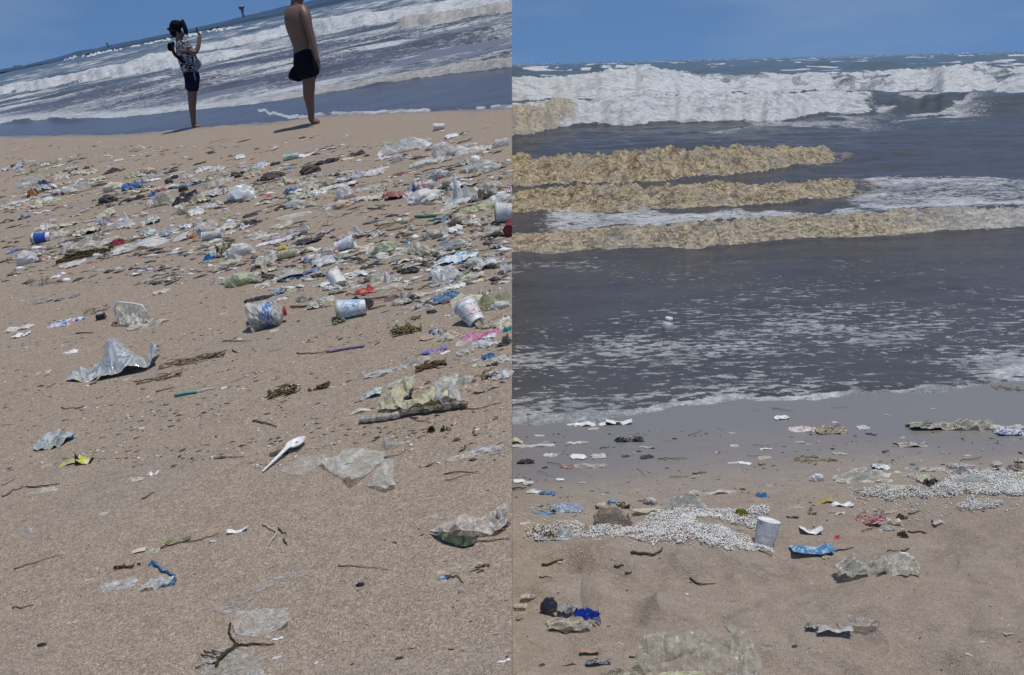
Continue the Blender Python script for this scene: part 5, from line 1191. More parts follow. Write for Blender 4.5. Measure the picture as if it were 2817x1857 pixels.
# ------------------------------------------------------------------ the litter, right stretch
cup(FR, (2102, 1480), .086, .060, .074, .20, 'paper_cup', 'white ribbed cup standing upside down at the right end of the bead drift', WHITE, printed(((.78, .78, .78), (.80, .80, .80), (.60, .62, .66), (.79, .79, .78)), 2.5, seed=3, stretch=(3, .6, .6)), dent=.04, upright='down', up=-.16)
JR = [
 ((1576, 1156, 1668, 1174), 'white_card', 'bright white soaked card at the foam edge, left of its black strip', 'card', WHITE, 'strip', .5),
 ((1668, 1152, 1738, 1170), 'white_card', 'white wedge of card right of the black strip at the foam edge', 'card', WHITE, 'card', .5),
 ((1664, 1159, 1718, 1170), 'black_strip', 'black strip pressed on the white soaked card', 'strip', DARK, 'strip', .5),
 ((1689, 1196, 1772, 1218), 'black_strip', 'curved black strip on wet sand below the white soaked card', 'strip', solid((.03, .03, .03), .4), 'strip', .6),
 ((1410, 1204, 1438, 1222), 'yellow_scrap', 'cream yellow scrap cut by the left side of the right beach', 'scrap', printed(((.66, .64, .44), (.6, .54, .2)), 2, seed=2), 'card', .5),
 ((1410, 1218, 1530, 1232), 'plastic_strip', 'pale torn strip on wet sand right of the cream yellow scrap', 'plastic strip', CLEAR2, 'strip', .4),
 ((1558, 1213, 1600, 1223), 'plastic_strip', 'small pale strip alone on wet sand above the red tipped wrapper', 'plastic strip', WHITEF, 'strip', .4),
 ((1494, 1244, 1540, 1258), 'plastic_strip', 'pale folded strip on wet sand, above and left of the red tipped wrapper', 'plastic strip', WHITEF, 'crumple', .4),
 ((1540, 1276, 1576, 1290), 'red_wrapper', 'red tip of wrapper on wet sand', 'wrapper', printed(((.50, .04, .04), (.72, .70, .68), (.48, .05, .05)), 1.8, seed=7), 'crumple', .5),
 ((1576, 1268, 1672, 1290), 'plastic_film', 'clear dark edged film right of the red tip', 'plastic film', CLEAR, 'crumple', .5),
 ((1420, 1257, 1472, 1278), 'brown_leaf', 'dark brown curled leaf like scrap near the left side of the right beach', 'leaf', BROWNDK, 'crumple', .6),
 ((1448, 1342, 1492, 1362), 'food_wrapper', 'white rounded half of the white and blue wrapper', 'wrapper', WHITE, 'tent', .6),
 ((1482, 1348, 1532, 1366), 'food_wrapper', 'sky blue half of the white and blue wrapper', 'wrapper', printed(((.10, .34, .60), (.12, .38, .64), (.03, .12, .3)), 2, seed=2), 'crumple', .5),
 ((1510, 1376, 1604, 1414), 'food_wrapper', 'white wrapper speckled with deep blue print, upper right of its pair', 'wrapper', printed(((.68, .72, .76), (.04, .16, .38), (.70, .74, .78), (.06, .20, .42), (.66, .7, .74)), 4.5, seed=9, stretch=(1, 2, 2)), 'crumple', .6),
 ((1444, 1402, 1532, 1422), 'food_wrapper', 'low blue wrapper with grey centre, lower left of its pair', 'wrapper', printed(((.12, .28, .48), (.55, .55, .5), (.08, .22, .44)), 2.6, seed=10), 'crumple', .5),
 ((1632, 1384, 1726, 1448), 'tan_bag', 'tan dirty bag standing open left of the clear dome of film', 'plastic bag', film((.42, .34, .24), .88, .4), 'ball', .85),
 ((1716, 1396, 1740, 1440), 'film_roll', 'small greyish purple sleeve on the right side of the tan bag', 'sleeve', solid((.30, .26, .27), .5), 'tent', .8),
 ((1740, 1390, 1860, 1412), 'plastic_strip', 'cream rolled strip with dark end leading to the clear dome of film', 'plastic strip', film((.55, .52, .42), .9), 'strip', .5),
 ((1834, 1360, 1942, 1418), 'clear_dome', 'domed clear film at the top of the bead drift', 'plastic film', film((.60, .60, .57), .55, .18), 'tent', .8),
 ((1896, 1344, 2030, 1366), 'plastic_tube', 'long pale tube shaped film behind the clear dome of film', 'plastic film', film((.56, .55, .5), .9), 'strip', .6),
 ((2022, 1402, 2060, 1426), 'green_ball', 'round dark green leaf ball left of the upside down cup', 'seed', organic((.13, .15, .02)), 'ball', .7),
 ((1520, 1438, 1596, 1488), 'food_wrapper', 'pale blue edged clear wrapper full of beads', 'wrapper', film((.58, .68, .72), .8, .2), 'tent', .7),
 ((1594, 1436, 1634, 1474), 'food_wrapper', 'beige diamond shaped packet left of the tan bag', 'packet', printed(((.52, .46, .36), (.60, .56, .48), (.45, .3, .2)), 2, seed=4), 'tent', .7),
 ((1636, 1450, 1668, 1476), 'food_wrapper', 'dull blue white scrap below the tan bag', 'scrap', printed(((.14, .26, .34), (.6, .62, .6)), 1.6, seed=1), 'crumple', .6),
 ((1470, 1480, 1590, 1492), 'blue_strip', 'thin light blue strip along the foot of the bead filled wrapper', 'plastic strip', solid((.35, .52, .58), .4), 'strip', .3),
 ((2168, 1166, 2252, 1190), 'food_wrapper', 'white and red flattened wrapper, left part of the heap on the wet sand', 'wrapper', printed(((.74, .74, .72), (.45, .12, .08), (.76, .75, .73), (.7, .7, .68)), 2.4, seed=14, stretch=(.8, 2, 1)), 'crumple', .4),
 ((2236, 1160, 2332, 1196), 'food_wrapper', 'brown and cream crumpled wrapper, right part of the heap on the wet sand', 'wrapper', printed(((.40, .34, .22), (.10, .06, .05), (.50, .44, .30), (.34, .26, .16)), 4, seed=12), 'crumple', .5),
 ((2496, 1144, 2640, 1186), 'plastic_bag', 'murky crumpled bag at the left end of the heap in the shallow edge', 'plastic bag', printed(((.36, .35, .28), (.48, .46, .38), (.20, .17, .12), (.5, .5, .44)), 5, seed=3, rough=.4), 'crumple', .6),
 ((2620, 1142, 2730, 1186), 'plastic_bag', 'greenish grey film in the middle of the heap in the shallow edge', 'plastic bag', film((.46, .47, .40), .85, .3), 'crumple', .6),
 ((2734, 1166, 2817, 1200), 'food_packet', 'white folded packet with blue and orange left end', 'packet', printed(((.70, .70, .66), (.74, .74, .70), (.08, .14, .4), (.62, .58, .5)), 2, seed=6), 'crumple', .6),
 ((2700, 1164, 2822, 1184), 'plastic_roll', 'long pale rolled film behind the white folded packet', 'plastic film', film((.52, .52, .46), .9), 'strip', .5),
 ((2462, 1208, 2552, 1232), 'brown_strip', 'brown and cream strip on wet sand below the heap in the shallow edge', 'strip', printed(((.26, .20, .16), (.5, .46, .4)), 2.6, seed=5), 'strip', .4),
 ((2176, 1246, 2304, 1276), 'brown_reed', 'brown weedy strip on wet sand above the bright white knob', 'weed', printed(((.24, .19, .12), (.14, .10, .05), (.38, .33, .24)), 4, seed=5), 'crumple', .5),
 ((2225, 1300, 2268, 1326), 'white_lump', 'bright white knob of foam plastic left of the clear tented bag', 'foam plastic', WHITE, 'ball', .8),
 ((2290, 1266, 2456, 1330), 'plastic_bag', 'clear tented bag casting a dark shadow, right of the white knob', 'plastic bag', film((.52, .52, .48), .80, .2), 'tent', .6),
 ((2526, 1276, 2600, 1300), 'food_container', 'clear packet with dark hollow right of the tented bag', 'packet', film((.62, .62, .58), .8), 'crumple', .6),
 ((2402, 1316, 2500, 1354), 'plastic_bag', 'clear and pale green film at the left of the large bead heap', 'plastic bag', film((.54, .57, .46), .75, .25), 'crumple', .5),
 ((2440, 1326, 2568, 1352), 'green_wrapper', 'yellow green wrapper strip in front of the large bead heap', 'wrapper', printed(((.40, .44, .20), (.50, .52, .34), (.26, .28, .08)), 2.4, seed=11, stretch=(.5, 2, 1)), 'strip', .5),
 ((2520, 1298, 2590, 1330), 'plastic_wrap', 'pale greenish crumpled wrap above the yellow green strip', 'plastic wrap', film((.56, .58, .46), .85), 'crumple', .6),
 ((2614, 1276, 2690, 1316), 'paper_wrap', 'ribbed grey wrapper standing behind the large bead heap', 'wrapper', printed(((.44, .40, .36), (.52, .5, .46), (.3, .26, .22)), 5, seed=8, stretch=(3, 1, 1)), 'crumple', .7),
 ((2672, 1276, 2770, 1304), 'plastic_tube', 'dark hollow pale tube lying behind the large bead heap', 'tube', printed(((.48, .46, .4), (.06, .05, .04), (.5, .5, .44)), 1.8, seed=9), 'strip', .6),
 ((2762, 1268, 2824, 1302), 'brown_strip', 'brown ragged strips at the far right behind the large bead heap', 'strip', printed(((.30, .24, .18), (.14, .1, .07), (.42, .36, .3)), 4, seed=12), 'crumple', .6),
 ((2590, 1290, 2760, 1346), 'net_bag', 'white mesh bag draped over the large bead heap', 'net bag', film((.58, .60, .56), .70, .25), 'tent', .7),
 ((2774, 1296, 2824, 1330), 'brown_scrap', 'tan scrap at the far right on the large bead heap', 'scrap', TANF, 'crumple', .5),
 ((2240, 1374, 2292, 1392), 'round_disc', 'dull yellow dish shaped lid', 'lid', solid((.38, .32, .06), .4), 'card', .6),
 ((2222, 1388, 2248, 1418), 'round_disc', 'white lid with yellow rim standing on edge', 'lid', printed(((.60, .56, .34), (.35, .30, .06)), 1.2, seed=3), 'tent', .8),
 ((2276, 1378, 2348, 1400), 'white_paper', 'white twisted paper right of the dull yellow lid', 'paper', WHITE, 'strip', .5),
 ((2168, 1390, 2208, 1406), 'plastic_film', 'pale triangular film left of the yellow rimmed lid', 'plastic film', CLEAR2, 'tent', .5),
 ((2350, 1384, 2438, 1434), 'snack_packet', 'crumpled red, pink and white snack packet', 'packet', printed(((.66, .56, .54), (.46, .05, .07), (.72, .68, .64), (.60, .28, .18), (.5, .08, .1)), 3.2, seed=16), 'crumple', .75),
 ((2436, 1402, 2480, 1420), 'white_paper', 'pale bent paper right of the snack packet', 'paper', film((.62, .60, .55), .9), 'strip', .5),
 ((2202, 1428, 2262, 1454), 'broken_plate', 'white curved plate rim below the yellow rimmed lid', 'plate piece', WHITE, 'card', .6),
 ((2294, 1446, 2324, 1460), 'red_scrap', 'tiny bright red scrap between the plate rim and the snack packet', 'scrap', RED, 'crumple', .4),
 ((2178, 1470, 2292, 1500), 'blue_wrapper', 'long flat blue wrapper with white print', 'wrapper', printed(((.05, .26, .52), (.60, .64, .50), (.06, .28, .54), (.05, .2, .42)), 3.4, seed=23, stretch=(1.2, .5, 1)), 'card', .3),
 ((2262, 1488, 2300, 1504), 'cream_scrap', 'cream scrap under the right end of the long flat blue wrapper', 'scrap', CREAM, 'crumple', .5),
 ((2466, 1390, 2500, 1412), 'dark_twig_scrap', 'dark hooked scrap right of the pale bent paper', 'scrap', BROWNDK, 'tent', .7),
 ((2470, 1426, 2500, 1452), 'dark_twig_scrap', 'dark upright bark scrap below the dark hooked scrap', 'bark', BROWNDK, 'tent', .7),
 ((2296, 1520, 2440, 1596), 'plastic_bag', 'grey white heaped plastic bag, left side with ribbed folds', 'plastic bag', film((.52, .53, .47), .92, .25), 'crumple', .6),
 ((2400, 1518, 2526, 1600), 'plastic_bag', 'darker torn right side of the heaped plastic bag', 'plastic bag', film((.42, .42, .36), .90, .3), 'crumple', .5),
 ((2408, 1512, 2444, 1524), 'blue_scrap', 'tiny light blue and white scrap on top of the heaped plastic bag', 'scrap', printed(((.12, .34, .56), (.8, .8, .8)), 1.5, seed=3), 'flat', .5),
 ((2474, 1514, 2502, 1524), 'white_crumb', 'small white crumb right of the light blue scrap', 'crumb', WHITE, 'ball', .5),
 ((1486, 1660, 1536, 1704), 'black_pot', 'blackish blue short tin at the left of the deep blue tube', 'tin', solid((.05, .06, .09), .35), 'ball', .8),
 ((1534, 1666, 1592, 1700), 'white_tube', 'cream white middle piece between the short tin and the deep blue tube', 'tube', printed(((.62, .62, .56), (.66, .66, .6), (.2, .24, .3)), 2.4, seed=2), 'crumple', .7),
 ((1578, 1664, 1654, 1702), 'blue_tube', 'deep blue flattened tube', 'tube', solid((.01, .05, .38), .3), 'crumple', .7),
 ((1634, 1638, 1654, 1680), 'flattened_tube', 'upright light grey blue fin on the right end of the deep blue tube', 'tube', solid((.22, .30, .44), .3), 'tent', .95),
 ((1500, 1692, 1640, 1738), 'plastic_bag', 'sandy grey film bag under the short tin and the deep blue tube', 'plastic bag', film((.42, .39, .32), .75, .3), 'crumple', .4),
 ((1432, 1660, 1480, 1676), 'dry_scrap', 'pale ribbed scrap left of the short tin', 'scrap', film((.5, .44, .38), .9), 'crumple', .4),
 ((1412, 1672, 1450, 1690), 'dry_scrap', 'small pale scrap at the left side below the pale ribbed scrap', 'scrap', film((.5, .46, .42), .8), 'crumple', .4),
 ((2216, 1700, 2256, 1726), 'tube_stub', 'brownish left end of the thin white tube', 'cap', printed(((.34, .28, .22), (.6, .56, .5)), 2, seed=4), 'strip', .6),
 ((2246, 1706, 2350, 1732), 'white_tube', 'thin white tube with a dark stripe on the smooth right sand', 'tube', printed(((.70, .68, .66), (.40, .26, .24), (.72, .7, .68), (.66, .64, .62)), 3, seed=12, stretch=(.6, 3, 3)), 'strip', .5),
 ((2300, 1674, 2420, 1722), 'plastic_film', 'clear film fanning out above the thin white tube', 'plastic film', film((.46, .43, .40), .40, .25), 'crumple', .4),
 ((1596, 1776, 1648, 1792), 'orange_stick', 'small orange brown stick near the bottom', 'stick', solid((.42, .24, .16), .5), 'card', .5),
 ((1610, 1800, 1682, 1822), 'dark_film', 'navy edged grey film left of the yellow white strip', 'plastic film', printed(((.30, .29, .28), (.06, .06, .14), (.4, .38, .34)), 2.6, seed=4), 'strip', .5),
 ((1640, 1804, 1800, 1870), 'plastic_bag', 'olive brown bag at the bottom edge, left of the yellow white strip', 'plastic bag', film((.34, .31, .22), .85, .35), 'crumple', .6),
 ((1940, 1790, 2100, 1868), 'plastic_bag', 'grey clear bag with dark folds at the bottom edge, right of the yellow white strip', 'plastic bag', film((.40, .39, .34), .82, .25), 'tent', .5),
 ((1806, 1815, 1940, 1850), 'yellow_strip', 'rolled yellow and white strip', 'packet', printed(((.72, .71, .58), (.56, .52, .22), (.76, .75, .64), (.6, .58, .36)), 3, seed=13, stretch=(.4, 3, 2)), 'crumple', .5),
 ((1758, 1826, 1812, 1842), 'white_scrap', 'white wedge left of the yellow white strip', 'scrap', WHITE, 'flat', .5),
 ((1700, 1838, 1742, 1866), 'yellow_scrap', 'yellow round scrap at the bottom edge', 'scrap', printed(((.56, .50, .16), (.30, .22, .05), (.66, .62, .4)), 2, seed=6), 'ball', .7),
 ((1408, 1836, 1424, 1860), 'blue_scrap', 'tiny blue and yellow scrap in the bottom left corner of the right beach', 'scrap', printed(((.1, .3, .5), (.5, .5, .2)), 2, seed=6), 'crumple', .6),
 ((1420, 1830, 1490, 1862), 'plastic_film', 'faint grey film at the bottom left corner of the right beach', 'plastic film', film((.44, .40, .35), .45), 'crumple', .4),
]
for box, nm, lab, cat, mat, kind, hf in JR:
    sheet(FR, box, nm, mat, lab, cat, kind, hf, seed=(int(box[0]) * 7 + int(box[1])) % 9, z=.010 if box[1] > 1500 else 0)
outline_sheet(FR, [(1760, 1775), (1850, 1752), (1930, 1748), (1990, 1760), (2010, 1740), (1992, 1706), (2012, 1708), (2062, 1748), (2098, 1788), (2098, 1806), (2074, 1842), (2010, 1858), (1900, 1862), (1790, 1850), (1740, 1815)], 'sheer_bag', film((.40, .38, .33), .56, .18, ln=.22),
    'large sheer grey bag spread over the bottom edge, its arm bent up to the left', 'plastic bag', peaks=((2092, 1800, .03, 60), (1900, 1800, .012, 90), (2000, 1830, .02, 60)), amp=.016, seed=4, step=10, rough=.3)
for pl, r, m, lab in [([(1736, 1552), (1770, 1548), (1800, 1547), (1822, 1536)], .0075, TWIG, 'dark knotted stick below the bead drift'),
  ([(1410, 1350), (1448, 1349)], .006, TWIG, 'dark rod pointing at the white and blue wrapper'),
  ([(1898, 1581), (1968, 1592)], .005, TWIG, 'straight dark stick right of the knotted stick'),
  ([(1690, 1574), (1716, 1575)], .005, TWIG, 'short brown stub below the knotted stick'),
  ([(1490, 1530), (1550, 1526)], .006, TWIG, 'brown stub pair below the bead filled wrapper'),
  ([(1484, 1602), (1520, 1600)], .004, TWIG, 'thin dark twig above the short tin'),
  ([(1420, 1724), (1440, 1716)], .004, TWIG, 'tiny brown twig at the left side below the short tin'),
  ([(1655, 1725), (1684, 1713)], .005, TWIG, 'brown twig right of the sandy grey film bag'),
  ([(1510, 1735), (1560, 1737), (1607, 1733)], .004, TWIG, 'curved brown stem in front of the sandy grey film bag'),
  ([(2080, 1515), (2124, 1518)], .0035, TWIG, 'fine dark twig below the upside down cup'),
  ([(2298, 1490), (2350, 1483)], .0035, TWIG, 'fine twig leaving the right end of the long flat blue wrapper'),
  ([(2442, 1489), (2475, 1488)], .004, TWIG, 'short dark twig, left of the pair right of the long flat blue wrapper'),
  ([(2482, 1486), (2505, 1478)], .005, TWIG, 'short dark twig, right of the pair right of the long flat blue wrapper'),
  ([(2500, 1436), (2540, 1438), (2545, 1442)], .004, TWIG, 'thin twig right of the upright bark scrap'),
  ([(2564, 1424), (2572, 1434), (2590, 1432)], .005, TWIG, 'small hooked twig alone right of the bark scrap'),
  ([(2500, 1404), (2530, 1401)], .005, REED, 'reed beside the dark hooked scrap'),
  ([(1810, 1265), (1850, 1264), (1890, 1264)], .003, TWIG, 'long thin dark line of twig on the wet sand'),
  ([(1650, 1236), (1678, 1231)], .0035, TWIG, 'short dark twig on wet sand below the curved black strip'),
  ([(1905, 1306), (1945, 1302)], .004, TWIG, 'small twig on the wet sand above the long pale tube'),
  ([(2086, 1281), (2108, 1281)], .004, TWIG, 'tiny dark chip on the wet sand at mid right'),
  ([(2426, 1248), (2446, 1246)], .006, TWIG, 'thick dark chip below the brown and cream strip'),
  ([(1540, 1812), (1610, 1816), (1690, 1800)], .003, TWIG, 'thin stem by the navy edged film'),
  ([(1730, 1802), (1800, 1810), (1880, 1786), (1928, 1765)], .003, TWIG, 'thin dark stem slanting over the olive brown bag')]:
    stick(FR, pl, r * .6, m, 'twig', lab, 'twig')
tangle(FR, (1640, 1378, 1730, 1400), 8, .003, TWIG, 'seaweed', 'dark stems on top of the tan bag', 'seaweed', seed=4, hf=.5)
tangle(FR, (2740, 1056, 2817, 1078), 9, .0025, REED, 'seaweed', 'pale weed floating at the foam edge at far right', 'seaweed', seed=8, hf=.3)
tangle(FR, (1470, 1440, 1530, 1490), 10, .003, TWIGL, 'seaweed', 'thin stems mixed in the bead filled wrapper', 'seaweed', seed=9, hf=.3)

# bottle bobbing in the murky water
p = FR.at(1834, 914, FR.g(1834, 914)[1]); t = tag(empty('floating_bottle', frame_m(FR, p) @ Matrix.Rotation(.12, 4, 'Y')), 'white bottle bobbing upright in the murky water', 'bottle')
V, Fc = lathe([(0, .010), (.001, .030), (.02, .034), (.05, .033), (.065, .026), (.07, .018)], 20); cap(V, Fc, 20)
Mr = frame_m(FR, p) @ Matrix.Rotation(-math.pi / 2 + .15, 4, 'Y') @ Matrix.Translation((-.004, 0, 0))
child(t, 'body', mesh_of('body', V, Fc, printed(((.72, .73, .70), (.4, .46, .46), (.74, .74, .72)), 2.4, seed=3), True), Mr)
V, Fc = lathe([(.068, .022), (.092, .022), (.093, .018)], 16); cap(V, Fc, 16); cap(V, Fc, 16, False)
child(t, 'cap', mesh_of('cap', V, Fc, WHITE, True), Mr)

# ------------------------------------------------------------------ foam plastic beads washed into drifts
def beads(F, polys, holes, n, r, name, label, seed, mound=.03, mat=None):
    rr = np.random.RandomState(seed); cx = []; 
    def inside(P, x, y):
        ins = np.zeros(len(x), bool)
        for i in range(len(P)):
            (ax, ay), (bx, by) = P[i], P[(i + 1) % len(P)]
            c = (ay > y) != (by > y)
            with np.errstate(divide='ignore', invalid='ignore'): xx = (bx - ax) * (y - ay) / (by - ay + 1e-9) + ax
            ins ^= c & (x < xx)
        return ins
    bm = bmesh.new(); bmesh.ops.create_icosphere(bm, subdivisions=1, radius=1)
    ico = np.array([v.co[:] for v in bm.verts]); fac = np.array([[v.index for v in f.verts] for f in bm.faces]); bm.free()
    allp = np.concatenate([np.array(p) for p, k in polys]); x0, y0 = allp.min(0); x1, y1 = allp.max(0)
    x = rr.uniform(x0 - 12, x1 + 12, n * 6); y = rr.uniform(y0 - 6, y1 + 6, n * 6)
    jx = x + 14 * fbm(x / 22, y / 12, seed, 3); jy = y + 8 * fbm(x / 26, y / 12, seed + 2, 3)
    w_ = np.zeros(len(x))
    for P, k in polys: w_ = np.maximum(w_, inside(P, jx, jy) * k)
    for P in holes: w_ = np.where(inside(P, jx, jy), .02, w_)
    w_ = np.maximum(w_, .012)
    k = rr.uniform(0, 1, len(x)) < w_ * (.75 + .4 * fbm(x / 30, y / 14, seed + 5, 3))
    x, y, w_ = x[k][:n], y[k][:n], w_[k][:n]
    pos = np.array([ground(F, a, b) for a, b in zip(x, y)])
    rad = r * rr.uniform(.55, 1.25, len(x))
    pos[:, 2] += rad * .8 + (w_ > .3) * rr.uniform(0, 1, len(x)) ** 1.5 * mound * (0.4 + .6 * vn(x / 40, y / 18, seed))
    V = (pos[:, None] + ico[None] * rad[:, None, None]).reshape(-1, 3)
    Fx = (fac[None] + (np.arange(len(pos)) * len(ico))[:, None, None]).reshape(-1, 3)
    me = bpy.data.meshes.new(name); me.vertices.add(len(V)); me.vertices.foreach_set('co', V.astype(np.float32).ravel())
    me.loops.add(Fx.size); me.loops.foreach_set('vertex_index', Fx.astype(np.int32).ravel()); me.polygons.add(len(Fx))
    me.polygons.foreach_set('loop_start', np.arange(0, Fx.size, 3, dtype=np.int32)); me.polygons.foreach_set('loop_total', np.full(len(Fx), 3, np.int32))
    me.update(calc_edges=True); me.polygons.foreach_set('use_smooth', np.full(len(Fx), True))
    at = me.attributes.new('pick', 'FLOAT', 'POINT'); at.data.foreach_set('value', np.repeat(rr.uniform(0, 1, len(pos)), len(ico)).astype(np.float32))
    me.materials.append(mat); return tag(ob(name, me, mw=F.M), label, None, None, 'stuff')
N = Nodes('foam_beads'); BEAD = N.done(N.bsdf(color=N.ramp(N.attr('pick'), [(0, (.48, .46, .41)), (.15, (.68, .66, .61)), (.5, (.80, .78, .74)), (.8, (.87, .86, .83)), (.93, (.60, .58, .40)), (.97, (.45, .60, .62)), (.985, (.60, .20, .16))], 'CONSTANT'), rough=.6))
beads(FR, [([(1740, 1448), (1790, 1415), (1850, 1402), (1920, 1408), (2020, 1412), (2070, 1404), (2110, 1404), (2080, 1452), (2030, 1452), (1960, 1452), (1900, 1462), (1930, 1480), (2010, 1470), (2075, 1466), (2110, 1490), (2128, 1500), (2090, 1520), (2040, 1526), (1960, 1534), (1900, 1530), (1840, 1524), (1770, 1518), (1690, 1514), (1684, 1506), (1740, 1494), (1770, 1476), (1700, 1466), (1640, 1452), (1680, 1440)], 1),
           ([(1440, 1486), (1470, 1460), (1530, 1446), (1600, 1450), (1700, 1458), (1770, 1472), (1700, 1480), (1600, 1484), (1500, 1490)], .62)],
      [[(1905, 1462), (1960, 1448), (2050, 1440), (2068, 1450), (2030, 1466), (1950, 1476)]], 13000, .0023, 'foam_beads', 'drift of white foam plastic beads round the upside down cup', 3, .010, BEAD)
beads(FR, [([(2560, 1352), (2610, 1318), (2680, 1296), (2740, 1302), (2817, 1310), (2830, 1368), (2780, 1372), (2700, 1364), (2620, 1358)], 1),
           ([(2630, 1400), (2660, 1385), (2740, 1390), (2760, 1402), (2700, 1412), (2640, 1415)], .35), ([(2350, 1350), (2420, 1344), (2560, 1352), (2620, 1366), (2480, 1372), (2370, 1366)], .35)],
      [], 9500, .0026, 'foam_beads', 'heap of white foam plastic beads at the far right', 5, .02, BEAD)

# ------------------------------------------------------------------ smaller litter, each piece an object of its own
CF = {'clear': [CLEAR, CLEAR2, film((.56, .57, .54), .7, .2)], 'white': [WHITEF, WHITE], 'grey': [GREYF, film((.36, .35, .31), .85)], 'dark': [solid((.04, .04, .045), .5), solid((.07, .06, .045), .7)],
      'tan': [TANF, CREAM], 'olive': [OLIVE, GREEN_F], 'blue': [solid((.05, .14, .32), .4), solid((.16, .28, .40), .4)], 'red': [solid((.30, .05, .05), .5), solid((.4, .16, .13), .5)], 'yellow': [solid((.42, .38, .16), .5)],
      'printed': [printed(((.62, .6, .56), (.2, .3, .45), (.68, .66, .62), (.45, .2, .15)), 3, seed=31), printed(((.55, .54, .44), (.2, .3, .2), (.66, .64, .5)), 3, seed=33)]}
WORD = {'clear': 'clear plastic scrap', 'white': 'white plastic scrap', 'grey': 'dull grey plastic scrap', 'dark': 'dark scrap', 'tan': 'beige scrap', 'olive': 'olive plastic scrap', 'blue': 'blue scrap',
        'red': 'red scrap', 'yellow': 'yellow scrap', 'printed': 'printed wrapper scrap'}
MIX_D = 'clear clear clear clear clear clear clear clear grey grey grey white white white white white tan tan tan tan dark dark dark olive olive printed printed printed twig twig twig twig'.split() * 2 + 'clear clear blue red'.split()
MIX_S = 'clear clear grey white white tan dark dark twig twig twig olive'.split()
NAME = {'clear': 'clear_film_scrap', 'white': 'white_plastic_scrap', 'grey': 'grey_film_scrap', 'dark': 'dark_scrap', 'tan': 'beige_scrap', 'olive': 'olive_film_scrap', 'blue': 'blue_scrap', 'red': 'red_scrap', 'yellow': 'yellow_scrap', 'printed': 'wrapper_scrap'}
USED = set()
SHAPE = {'crumple': 'crumpled', 'flat': 'flat', 'tent': 'peaked', 'strip': 'narrow', 'ball': 'rounded'}
CUTS = [',', ' with ', ' lying', ' printed ', ' in ', ' at ', ' on ', ' above', ' below', ' left ', ' right ', ' behind', ' beside', ' near', ' under', ' alone', ' cut ', ' pointing', ' between', ' standing', ' swelling', ' from ', ' leaning',
        ' joined', ' touching', ' rising', ' inside', ' running', ' round ', ' next ', ' just ', ' against', ' tucked', ' holding', ' leading', ' casting', ' full ', ' propped', ' reaching', ' passing', ' casting', ' slanting', ' trailing', ' hanging', ' tilted', ' that ', ' of the ', ' ringed', ' draped']
def landmarks():
    bpy.context.view_layer.update(); out = []
    for o in COL.objects:
        if o.parent is None and 'label' in o and o.get('kind') is None and o.get('category') not in ('twig', 'person', 'scrap', 'tower', 'post', 'phone'):
            l = o['label']
            for c in CUTS:
                i = l.find(c)
                if i > 0: l = l[:i]
            if 3 <= len(l.split()) <= 6: out.append((l, o.matrix_world.translation.copy()))
    cnt = {}
    for l, _ in out: cnt[l] = cnt.get(l, 0) + 1
    return [(l, p) for l, p in out if cnt[l] == 1]
LM = landmarks()
LM = {id(F): [(l, F.M.inverted() @ p) for l, p in LM if ((p - SEAM_CO).dot(SEAM_NO) < 0) == (F is FL)] for F in (FL, FR)}
def place_words(F, p):
    x, y = F.proj(p[0], p[1], 0.); best = None
    for l, q in LM[id(F)]:
        a, b = F.proj(q.x, q.y, 0.); d = math.hypot(x - a, (y - b) * 2.2)
        if best is None or d < best[0]: best = (d, l, x - a, y - b)
    d, l, dx, dy = best
    near = 'just ' if d < 60 else 'well ' if d > 170 else ''
    w_ = ('right of' if dx > 0 else 'left of') if abs(dx) > abs(dy) * 2.0 else ('in front of' if dy > 0 else 'behind')
    return near + w_ + ' the ' + l
